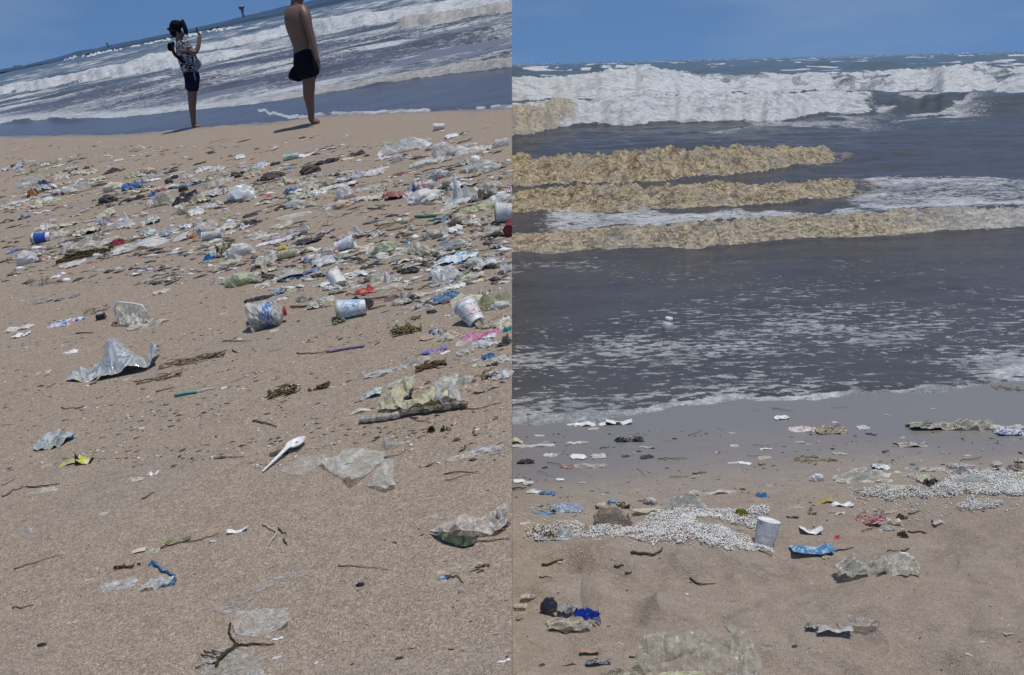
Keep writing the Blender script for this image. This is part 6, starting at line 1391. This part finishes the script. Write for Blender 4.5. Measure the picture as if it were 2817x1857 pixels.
def scatter(F, pts, n, place, mix, smin, smax, seed, flat=.5, maxh=.6):
    rr = random.Random(seed); done = 0
    X = [p[0] for p in pts]; Y = [p[1] for p in pts]; g = 0
    while done < n and g < n * 30:
        g += 1
        x, y = rr.uniform(min(X), max(X)), rr.uniform(min(Y), max(Y)); ins = False
        for i in range(len(pts)):
            (ax, ay), (bx, by) = pts[i], pts[(i + 1) % len(pts)]
            if (ay > y) != (by > y) and x < (bx - ax) * (y - ay) / (by - ay) + ax: ins = not ins
        if not ins or fbm(np.array(x / 60.), np.array((y + .15 * x) / 16.), seed, 2) < -.25: continue
        done += 1; c = rr.choice(mix)
        s = smin + (smax - smin) * rr.random() ** 1.25
        size = 'tiny' if s < smin + .25 * (smax - smin) else 'larger' if s > smin + .66 * (smax - smin) else 'small'
        p = ground(F, x, y); rz = rr.gauss(0, .35); pw = place_words(F, p)
        if c == 'twig':
            tm = rr.randrange(4)
            if ('t', size, tm, pw) in USED: done -= 1; continue
            USED.add(('t', size, tm, pw))
            o = ob('twig', tw[rr.randrange(4)], None, frame_m(F, p, rz, (s * 1.4,) * 3)); setmat(o, [TWIG, TWIGL, REED, WEED][tm])
            lab = size + ' ' + ['brown', 'light brown', 'straw coloured', 'blackish'][tm] + ' twig ' + pw; cat = 'twig'; gr = 'loose twigs'
        else:
            k = rr.choice(['crumple', 'crumple', 'crumple', 'flat', 'tent', 'strip', 'strip', 'ball'] if rr.random() > flat else ['flat', 'strip', 'crumple'])
            if (size, c, k, pw) in USED: done -= 1; continue
            USED.add((size, c, k, pw))
            sy = s * rr.uniform(.35, .8) * (.5 if k == 'strip' else 1); sz = s * {'flat': .10, 'strip': .18, 'crumple': .34, 'tent': .46, 'ball': .45}[k] * rr.uniform(.6, 1.2) * maxh / .6
            p[2] -= sz * (.12 if k != 'ball' else .05)
            o = ob(NAME[c], film_mesh(k, rr.randrange(9)), None, frame_m(F, p, rz + (math.pi if rr.random() < .5 else 0), (s, sy, sz)))
            setmat(o, rr.choice(CF[c])); lab = size + ' ' + SHAPE[k] + ' ' + {'clear': 'clear film', 'white': 'white', 'grey': 'grey film', 'dark': 'dark', 'tan': 'beige', 'olive': 'olive film', 'blue': 'blue', 'red': 'red', 'yellow': 'yellow', 'printed': 'wrapper'}[c] + ' scrap ' + pw; cat = 'scrap'; gr = 'loose ' + WORD[c] + 's'
        tag(o, lab, cat, gr)
        if F is FL and x > 1385 or F is FR and x < 1440: cut_at_seam(o, F)
tw = []
for i in range(4):
    rr = random.Random(i); a = 0; q = [(-.5, 0, .02)]
    for j in range(7): a += rr.uniform(-.35, .35); q.append((q[-1][0] + .14 * math.cos(a), q[-1][1] + .14 * math.sin(a), .02 + .05 * rr.random()))
    V, Fc = tube_mesh(q, lambda s: .015 * (1 - .5 * s), 5); me = mesh_of('twig', V, Fc, None, True); me.materials.append(None); tw.append(me)
scatter(FL, [(0, 430), (150, 450), (330, 500), (340, 560), (250, 560), (130, 600), (0, 615)], 119, 'in the densest litter at the left edge', MIX_D, .08, .28, 1, .25)
scatter(FL, [(330, 480), (500, 470), (700, 460), (700, 560), (560, 575), (330, 560)], 92, 'in the litter band round the black shoe like piece', MIX_D, .08, .28, 2, .3)
scatter(FL, [(700, 445), (1000, 470), (1110, 480), (1110, 560), (830, 580), (700, 560)], 83, 'in the litter band between the wing like bag and the brown curled wrapper', MIX_D, .08, .26, 3, .3)
scatter(FL, [(1120, 430), (1405, 440), (1405, 585), (1130, 565)], 61, 'round the tall shining heap of clear wraps', MIX_D, .07, .26, 4, .3)
scatter(FL, [(0, 385), (300, 385), (700, 380), (1400, 350), (1400, 430), (800, 445), (300, 480), (0, 430)], 80, 'on the bare sand between the litter band and the sea', MIX_S, .05, .20, 5, .8, .4)
scatter(FL, [(150, 590), (560, 575), (690, 590), (690, 640), (300, 700), (60, 690), (120, 620)], 71, 'round the longest bag', MIX_D, .07, .24, 6, .4)
scatter(FL, [(560, 700), (690, 640), (1100, 600), (1190, 640), (1180, 720), (1000, 740), (700, 800), (600, 780)], 87, 'round the cup with small blue marks', MIX_D, .06, .23, 7, .4)
scatter(FL, [(1190, 600), (1405, 600), (1405, 760), (1190, 790)], 56, 'round the sky blue printed bag', MIX_D, .06, .21, 8, .4)
scatter(FL, [(700, 790), (1000, 740), (1300, 760), (1300, 850), (1100, 860), (900, 850), (720, 850)], 71, 'between the long grey tray and the red printed cup', MIX_D, .05, .19, 9, .4)
scatter(FL, [(1100, 860), (1405, 860), (1405, 1080), (1320, 1100), (1240, 990), (1120, 980)], 47, 'round the pink striped bag and the olive bags', MIX_D + MIX_S, .03, .12, 10, .5)
scatter(FL, [(0, 740), (600, 760), (700, 860), (1000, 900), (1000, 1100), (600, 1180), (0, 1180)], 52, 'on the open sand round the silver snack bag', MIX_S, .02, .055, 11, .9, .35)
scatter(FL, [(0, 1180), (1000, 1100), (1400, 1180), (1400, 1850), (0, 1850)], 56, 'on the near sand of the left beach', ['twig', 'twig', 'white', 'tan', 'dark', 'clear', 'dark'], .010, .034, 12, .9, .4)
scatter(FR, [(1415, 1180), (2000, 1130), (2600, 1090), (2817, 1080), (2817, 1260), (2200, 1300), (1415, 1340)], 54, 'on the wet sand of the right beach', ['white', 'clear', 'clear', 'twig', 'twig', 'dark', 'tan'], .02, .07, 13, .9, .35)
scatter(FR, [(2160, 1280), (2817, 1250), (2817, 1420), (2500, 1440), (2180, 1440)], 44, 'round the large bead heap', MIX_D, .02, .08, 14, .5)
scatter(FR, [(1420, 1420), (1640, 1380), (1760, 1360), (2140, 1340), (2140, 1540), (1420, 1540)], 34, 'round the bead drift', MIX_D, .015, .06, 15, .5)
scatter(FR, [(1415, 1540), (2817, 1440), (2817, 1857), (1415, 1857)], 44, 'on the damp sand of the near right beach', ['twig', 'twig', 'white', 'tan', 'dark', 'clear'], .008, .03, 16, .9, .4)
# floating bits and foam clots
scatter(FR, [(1415, 1000), (2000, 960), (2600, 900), (2817, 900), (2817, 1010), (2000, 1080), (1415, 1120)], 16, 'floating in the foam streaks', ['white', 'tan', 'clear', 'dark'], .03, .06, 17, .5, .6)

# crumbs too many to count
def crumbs(F, n, x0, x1, y0, y1, smin, smax, seed, label, pw=1.0, cols=None, dens=None):
    rr = np.random.RandomState(seed); x = rr.uniform(x0, x1, n * 3); y = y0 + (y1 - y0) * rr.uniform(0, 1, n * 3) ** pw
    f = fbm(x / 110., (y + .16 * x) / 18., seed, 4); k = rr.uniform(0, 1, n * 3) < np.clip(.32 + .6 * f, .05, 1); x, y = x[k][:n], y[k][:n]
    pos = np.array([ground(F, a, b) for a, b in zip(x, y)]); m = len(pos)
    s = smin + (smax - smin) * rr.uniform(0, 1, m) ** 2.6
    base = np.array([(-1, 0, 0), (0, -1, 0), (1, 0, 0), (0, 1, 0), (0, 0, .8), (0, 0, -.4)], float)
    fac = np.array([(0, 1, 4), (1, 2, 4), (2, 3, 4), (3, 0, 4), (1, 0, 5), (2, 1, 5), (3, 2, 5), (0, 3, 5)])
    sc = np.stack([rr.uniform(.5, 1.6, m), rr.uniform(.3, .8, m), rr.uniform(.12, .5, m)], -1) * s[:, None]
    a = rr.normal(0, .5, m); c, sn = np.cos(a), np.sin(a)
    P = base[None] * sc[:, None] * rr.uniform(.7, 1.3, (m, 6, 1))
    X = P[..., 0] * c[:, None] - P[..., 1] * sn[:, None]; Y = P[..., 0] * sn[:, None] + P[..., 1] * c[:, None]
    V = (np.stack([X, Y, P[..., 2]], -1) + pos[:, None]).reshape(-1, 3); Fx = (fac[None] + (np.arange(m) * 6)[:, None, None]).reshape(-1, 3)
    me = bpy.data.meshes.new('crumbs'); me.vertices.add(len(V)); me.vertices.foreach_set('co', V.astype(np.float32).ravel())
    me.loops.add(Fx.size); me.loops.foreach_set('vertex_index', Fx.astype(np.int32).ravel()); me.polygons.add(len(Fx))
    me.polygons.foreach_set('loop_start', np.arange(0, Fx.size, 3, dtype=np.int32)); me.polygons.foreach_set('loop_total', np.full(len(Fx), 3, np.int32)); me.update(calc_edges=True)
    at = me.attributes.new('pick', 'FLOAT', 'POINT'); at.data.foreach_set('value', np.repeat(rr.uniform(0, 1, m), 6).astype(np.float32))
    me.materials.append(CRUMB); tag(ob('litter_crumbs', me, mw=F.M), label, None, None, 'stuff')
N = Nodes('crumbs'); CRUMB = N.done(N.bsdf(color=N.ramp(N.attr('pick'), [(0, (.05, .04, .03)), (.3, (.14, .11, .08)), (.52, (.35, .31, .25)), (.7, (.55, .54, .50)), (.86, (.75, .74, .70)), (.95, (.10, .16, .22)), (.975, (.34, .16, .1))], 'CONSTANT'), rough=.6))
crumbs(FL, 4200, 0, 1400, 400, 780, .012, .062, 3, 'fine broken litter sprinkled through the left litter band')
crumbs(FL, 4200, 0, 1400, 640, 1300, .003, .016, 4, 'fine shell and plastic crumbs on the left sand')
crumbs(FL, 1500, 0, 1400, 1200, 1857, .0015, .0055, 5, 'tiny grit and crumbs on the near left sand')
crumbs(FR, 900, 1420, 2817, 1180, 1440, .002, .010, 6, 'fine crumbs on the wet right sand')
crumbs(FR, 700, 1420, 2817, 1440, 1857, .001, .006, 7, 'tiny grit on the damp near right sand')
# ------------------------------------------------------------------ people
N = Nodes('skin_tanned'); f = N.noise(N.obj(), 40, 3); SKIN = N.done(N.bsdf(color=N.mix(f, (.125, .068, .048), (.18, .10, .07)), rough=.5, sss=.0))
N = Nodes('patterned_shirt'); v = N.obj(); f = N.noise(v, 15, 2, .5, 1.8)
SHIRT = N.done(N.bsdf(color=N.ramp(f, [(0, (.02, .02, .03)), (.50, (.42, .42, .44)), (.57, (.025, .025, .035)), (.62, (.50, .50, .52))], 'CONSTANT'), rough=.9, spec=.1, normal=N.bump(N.noise(v, 12, 4), .6, .02)))
def cloth(name, col):
    N = Nodes(name); v = N.obj(); return N.done(N.bsdf(color=col, rough=.9, spec=.1, normal=N.bump(N.noise(N.obj((2, 2, .6)), 9, 4, .6, 1), .9, .03)))
NAVY = cloth('navy_cloth', (.010, .013, .032)); BLACKC = cloth('black_cloth', (.008, .009, .016)); GREYC = cloth('grey_blue_cloth', (.18, .22, .26)); HAIR = cloth('dark_hair', (.012, .010, .010))
def skin(name, J, E, Rd, mat, mw, parent=None, lvl=2, rootv=0, smooth=True, k=None):
    if k is None: k = 1.0 if name in ('finger', 'thumb') else 1.13
    Rd = [tuple(a * k for a in r) if isinstance(r, tuple) else r * k for r in Rd]
    me = bpy.data.meshes.new(name); me.from_pydata([tuple(j) for j in J], E, []); me.update()
    o = ob(name, me, None, Matrix.Identity(4))
    sk = o.modifiers.new('skin', 'SKIN'); sk.use_smooth_shade = smooth
    me.skin_vertices or None
    for i, r in enumerate(Rd): me.skin_vertices[0].data[i].radius = (r, r) if not isinstance(r, tuple) else r
    for i in range(len(J)): me.skin_vertices[0].data[i].use_root = (i == rootv)
    ss_ = o.modifiers.new('sub', 'SUBSURF'); ss_.levels = lvl; ss_.render_levels = lvl
    dg = bpy.context.evaluated_depsgraph_get(); dg.update(); m2 = bpy.data.meshes.new_from_object(o.evaluated_get(dg))
    bpy.data.objects.remove(o); bpy.data.meshes.remove(me)
    m2.materials.clear(); m2.materials.append(mat); m2.name = name
    m2.polygons.foreach_set('use_smooth', [True] * len(m2.polygons))
    if parent is None: return ob(name, m2, None, mw)
    return child(parent, name, m2, mw)
def figure(px, py):
    p = ground(FL, px, py); p[2] = 0.012; pm, _ = FL.ppm(px, py)
    def J(x, y, dy=0.0): q = FL.at(x, y, p[1] + dy); return q - p
    return p, pm, J
def ellip(t, name, c, r, mat, mw, rot=(0, 0, 0), noise=0, seg=18):
    bm = bmesh.new(); bmesh.ops.create_uvsphere(bm, u_segments=seg, v_segments=12, radius=1)
    M_ = Matrix.Translation(Vector(c)) @ Matrix.Rotation(rot[2], 4, 'Z') @ Matrix.Rotation(rot[1], 4, 'Y') @ Matrix.Rotation(rot[0], 4, 'X') @ Matrix.Diagonal((*r, 1))
    for v_ in bm.verts:
        if noise: v_.co *= 1 + noise * float(fbm(np.array(v_.co.x * 2 + v_.co.z), np.array(v_.co.y * 2), 5, 3))
        v_.co = M_ @ v_.co
    me = bpy.data.meshes.new(name); bm.to_mesh(me); bm.free(); me.materials.append(mat); me.polygons.foreach_set('use_smooth', [True] * len(me.polygons))
    return child(t, name, me, mw)
def fingers(J0, dirv, side, mat, t, mw, palm=.045, n=4, ln=.07, spread=.017, curl=None):
    """palm grown elsewhere; four unequal bent fingers and a thumb"""
    curl = Vector(curl) if curl is not None else Vector((0, 0, -1))
    d = Vector(dirv).normalized(); s = Vector(side).normalized(); c = Vector(J0)
    for i, (k, L_) in enumerate(zip((-1.5, -.5, .5, 1.5), (.86, 1.0, .95, .74))):
        a = c + s * spread * k; b = a + d * ln * L_ * .5 + s * spread * k * .1; e = b + (d + curl * .45).normalized() * ln * L_ * .32; g_ = e + (d + curl * 1.1).normalized() * ln * L_ * .22
        skin('finger', [a - d * .02, b, e, g_], [(0, 1), (1, 2), (2, 3)], [.0092, .0085, .0078, .0065], mat, mw, t, 1)
    a = c - d * palm * .8 + s * spread * 1.9; b = a + (d * .8 + s * .9).normalized() * .03; e = b + (d + s * .1 + curl * .3).normalized() * .03
    skin('thumb', [a - s * .015, a, b, e], [(0, 1), (1, 2), (2, 3)], [.012, .0115, .0105, .008], mat, mw, t, 1)

# --- person filming with a phone
p, pm, J = figure(533, 351); mw = frame_m(FL, p)
Z = lambda zx, zy, dy=0: J(440 + zx / 4.481, 20 + zy / 4.481, dy)
per = tag(empty('person', mw), 'person in a black and white patterned shirt, leaning back and holding up a phone', 'person')
jt = [Z(390, 800), Z(360, 700), Z(315, 590), Z(275, 490), Z(243, 420), Z(233, 375), Z(240, 300),            # 0 hip .. 6 head
      Z(395, 860, -.07), Z(395, 1060, -.07), Z(395, 1235, -.07), Z(410, 1400, -.07), Z(420, 1466, -.07), Z(470, 1472, -.07), Z(508, 1476, -.07),   # near leg
      Z(400, 860, .07), Z(402, 1060, .07), Z(402, 1235, .07), Z(414, 1400, .07), Z(424, 1462, .07), Z(474, 1466, .07), Z(512, 1470, .07),   # far leg
      Z(300, 470, -.15), Z(365, 540, -.18), Z(445, 560, -.16), Z(478, 470, -.12), Z(485, 390, -.08), Z(484, 350, -.06),
      Z(280, 470, .15), Z(360, 530, .17), Z(450, 545, .12), Z(478, 460, .06), Z(487, 385, .02), Z(486, 352, .0)]
ed = [(0, 1), (1, 2), (2, 3), (3, 4), (4, 5), (5, 6), (0, 7), (7, 8), (8, 9), (9, 10), (10, 11), (11, 12), (12, 13), (0, 14), (14, 15), (15, 16), (16, 17), (17, 18), (18, 19), (19, 20),
      (3, 21), (21, 22), (22, 23), (23, 24), (24, 25), (25, 26), (3, 27), (27, 28), (28, 29), (29, 30), (30, 31), (31, 32)]
rd = [.12, .115, .12, .12, .06, .05, .085, .085, .072, .052, .036, .042, .038, .022, .085, .072, .052, .036, .042, .038, .022,
      .055, .045, .038, .033, .026, .032, .055, .045, .038, .033, .026, .030]
skin('body', jt, ed, rd, SKIN, mw, per)
skin('shirt', [Z(392, 800), Z(375, 730), Z(330, 610), Z(288, 500), Z(250, 425), Z(300, 465, -.16), Z(372, 535, -.20), Z(282, 465, .16), Z(365, 525, .19)],
     [(0, 1), (1, 2), (2, 3), (3, 4), (3, 5), (5, 6), (3, 7), (7, 8)], [(.17, .15), (.165, .15), (.165, .15), (.155, .14), .07, .085, .075, .085, .075], SHIRT, mw, per)
skin('untucked_hem', [Z(430, 640, -.04), Z(450, 700, -.05), Z(452, 760, -.05)], [(0, 1), (1, 2)], [.06, .095, .05], GREYC, mw, per)
skin('shorts', [Z(385, 745), Z(396, 850), Z(394, 880, -.07), Z(394, 960, -.08), Z(394, 1050, -.08), Z(400, 880, .07), Z(400, 960, .08), Z(400, 1050, .08)],
     [(0, 1), (1, 2), (2, 3), (3, 4), (1, 5), (5, 6), (6, 7)], [.13, .14, .115, .105, .10, .115, .105, .10], NAVY, mw, per)
ellip(per, 'hair', Z(185, 265), (.088, .092, .125), HAIR, mw, (0, .3, 0), .14)
ellip(per, 'cap', Z(205, 215), (.095, .10, .075), BLACKC, mw, (0, .35, 0), .10)
ellip(per, 'hat_brim', Z(178, 285), (.118, .12, .028), BLACKC, mw, (0, .42, 0), .06)
ellip(per, 'raised_brim', Z(304, 245), (.032, .085, .13), BLACKC, mw, (0, -.05, 0), .06)
ellip(per, 'nose', Z(294, 318), (.016, .012, .016), SKIN, mw); ellip(per, 'chin', Z(270, 350), (.035, .04, .03), SKIN, mw)
ellip(per, 'ear', Z(215, 312, -.085), (.018, .012, .028), SKIN, mw)
skin('backpack_strap', [Z(165, 420, -.09), Z(148, 500, -.12), Z(180, 580, -.15), Z(255, 640, -.17), Z(310, 690, -.16)], [(0, 1), (1, 2), (2, 3), (3, 4)], [(.022, .03)] * 5, BLACKC, mw, per, 1)
skin('bag', [Z(128, 430, 0), Z(122, 490, 0), Z(136, 550, 0)], [(0, 1), (1, 2)], [.035, .05, .03], BLACKC, mw, per, 2)
skin('shorts_cord', [Z(418, 790, -.15), Z(428, 850, -.15), Z(440, 905, -.15)], [(0, 1), (1, 2)], [.012, .012, .010], GREYC, mw, per, 1)
fingers(Z(485, 340, -.05), (0, 0, 1), (.3, 1, 0), SKIN, per, mw, curl=(-1, 0, 0), ln=.06)
a_, b_ = Z(452, 245, -.04), Z(475, 330, -.04); ax = (b_ - a_) / 2; c_ = (a_ + b_) / 2; L_ = np.linalg.norm(ax)
# the phone is held by the person, so it is a thing of its own
bm = bmesh.new(); bmesh.ops.create_cube(bm, size=1); bmesh.ops.bevel(bm, geom=bm.edges[:], offset=.06, segments=2, affect='EDGES')
me = bpy.data.meshes.new('phone'); bm.to_mesh(me); bm.free(); me.materials.append(solid((.02, .02, .025), .25))
ang = math.atan2(ax[0], -ax[2]); 
ph = tag(empty('phone', frame_m(FL, p + c_)), 'dark phone held up by the person in the patterned shirt', 'phone')
child(ph, 'phone_body', me, frame_m(FL, p + c_, 0, (.016, .085, 2.0 * L_), Matrix.Rotation(-ang, 4, 'Y')))
me = me.copy(); me.materials.clear(); me.materials.append(solid((.05, .06, .08), .08)); child(ph, 'screen', me, frame_m(FL, p + c_, 0, (.004, .078, 1.85 * L_), Matrix.Rotation(-ang, 4, 'Y') @ Matrix.Translation((-.0085, 0, 0))))

# --- shirtless man seen from behind
p, pm, J = figure(865, 341); mw = frame_m(FL, p)
Z = lambda zx, zy, dy=0: J(740 + zx / 4.24, zy / 4.24, dy)
per = tag(empty('person', mw), 'shirtless man in loose dark shorts standing with his back turned, head above the frame', 'person')
jt = [Z(415, 600, 0), Z(400, 500, 0), Z(375, 400, 0), Z(350, 300, 0), Z(335, 200, 0), Z(322, 110, 0), Z(320, 40, .02), Z(330, -20, .04), Z(345, -85, .06),
      Z(450, 800, -.06), Z(465, 960, -.06), Z(460, 1120, -.06), Z(488, 1290, -.06), Z(492, 1405, -.06), Z(545, 1425, -.06), Z(596, 1436, -.06),
      Z(452, 800, .08), Z(470, 960, .08), Z(466, 1120, .08), Z(494, 1290, .08), Z(496, 1400, .08), Z(550, 1418, .08), Z(602, 1430, .08),
      Z(400, 130, -.10), Z(428, 180, -.15), Z(455, 300, -.19), Z(500, 440, -.22), Z(530, 570, -.25), Z(556, 670, -.27), Z(574, 720, -.28),
      Z(262, 145, .08), Z(250, 190, .13), Z(275, 300, .14), Z(305, 430, .12), Z(318, 570, .08), Z(315, 690, .04), Z(318, 740, .02)]
ed = [(0, 1), (1, 2), (2, 3), (3, 4), (4, 5), (5, 6), (6, 7), (7, 8), (0, 9), (9, 10), (10, 11), (11, 12), (12, 13), (13, 14), (14, 15), (0, 16), (16, 17), (17, 18), (18, 19), (19, 20), (20, 21), (21, 22),
      (4, 23), (23, 24), (24, 25), (25, 26), (26, 27), (27, 28), (28, 29), (4, 30), (30, 31), (31, 32), (32, 33), (33, 34), (34, 35), (35, 36)]
rd = [.15, .145, .16, .175, .17, .10, .065, .085, .105, .097, .078, .070, .042, .040, .040, .022, .097, .080, .068, .042, .040, .040, .022,
      .085, .075, .055, .045, .038, .030, .036, .085, .075, .055, .045, .038, .030, .034]
skin('body', jt, ed, rd, SKIN, mw, per)
skin('shorts', [Z(395, 515), Z(420, 620), Z(440, 760, -.06), Z(462, 870, -.07), Z(475, 915, -.07), Z(440, 760, .07), Z(420, 890, .08), Z(400, 945, .08)],
     [(0, 1), (1, 2), (2, 3), (3, 4), (1, 5), (5, 6), (6, 7)], [(.145, .14), (.185, .175), .165, .145, .12, .165, .145, .13], BLACKC, mw, per)
ellip(per, 'hair', Z(338, -125, .05), (.11, .11, .12), HAIR, mw, (0, 0, 0), .08)
fingers(Z(580, 742, -.28), (.12, 0, -1), (.2, 1, 0), SKIN, per, mw, curl=(-.5, 0, -.4))
pouch = tag(empty('hanging_cloth', frame_m(FL, p)), 'dark cloth bundle hanging from the far hand of the shirtless man', 'cloth')
skin('bundle', [Z(325, 760, .0), Z(318, 850, .0), Z(305, 915, .0), Z(300, 945, .0)], [(0, 1), (1, 2), (2, 3)], [.05, .085, .10, .07], BLACKC, mw, pouch)
skin('bundle_strap', [Z(330, 690, .0), Z(328, 740, .0), Z(324, 780, 0)], [(0, 1), (1, 2)], [.022, .03, .04], BLACKC, mw, pouch, 1)

# --- far bathers and surfers, a few pixels each
def bather(px, py, hpx, label, lean=0):
    p = FL.g(px, py); p[2] = -.25; pm, _ = FL.ppm(px, py); k = hpx / pm / 1.35
    mw = frame_m(FL, p, 0, (k, k, k)); t = tag(empty('person', mw), label, 'person', 'bathers in the far surf')
    l = lean
    J_ = [(0, 0, .9), (.02 + l * .3, 0, 1.2), (.03 + l * .6, 0, 1.45), (.04 + l * .8, 0, 1.62), (.09, .05, .45), (.12, .05, 0), (-.08, -.05, .45), (-.1, -.05, 0), (.2 + l, 0, 1.3), (.3 + l, .05, 1.05), (-.15 + l, 0, 1.3), (-.25 + l, .05, 1.05)]
    E_ = [(0, 1), (1, 2), (2, 3), (0, 4), (4, 5), (0, 6), (6, 7), (2, 8), (8, 9), (2, 10), (10, 11)]
    skin('body', J_, E_, [.15, .14, .07, .11, .08, .05, .08, .05, .05, .04, .05, .04], solid((.10, .07, .06), .7), mw, t, 1)
    skin('swimwear', [(0, 0, .98), (.0, 0, .75)], [(0, 1)], [.19, .19], NAVY, mw, t, 1)
for a in [(139, 214, 8, 'bather standing in the white surf, third dark figure from the left edge'), (72, 226, 7, 'small bather in the surf left of the standing one'), (109, 220, 7, 'bather low in the white surf between two others'),
          (5, 240, 12, 'bather at the very left edge of the surf'), (570, 90, 12, 'surfer figure before the headland right of the raised phone'), (598, 86, 8, 'second small figure right of the surfer before the headland'),
          (228, 158, 8, 'bather in the far broken wave line'), (211, 160, 7, 'left one of the two bathers in the far broken wave line')]: bather(*a)
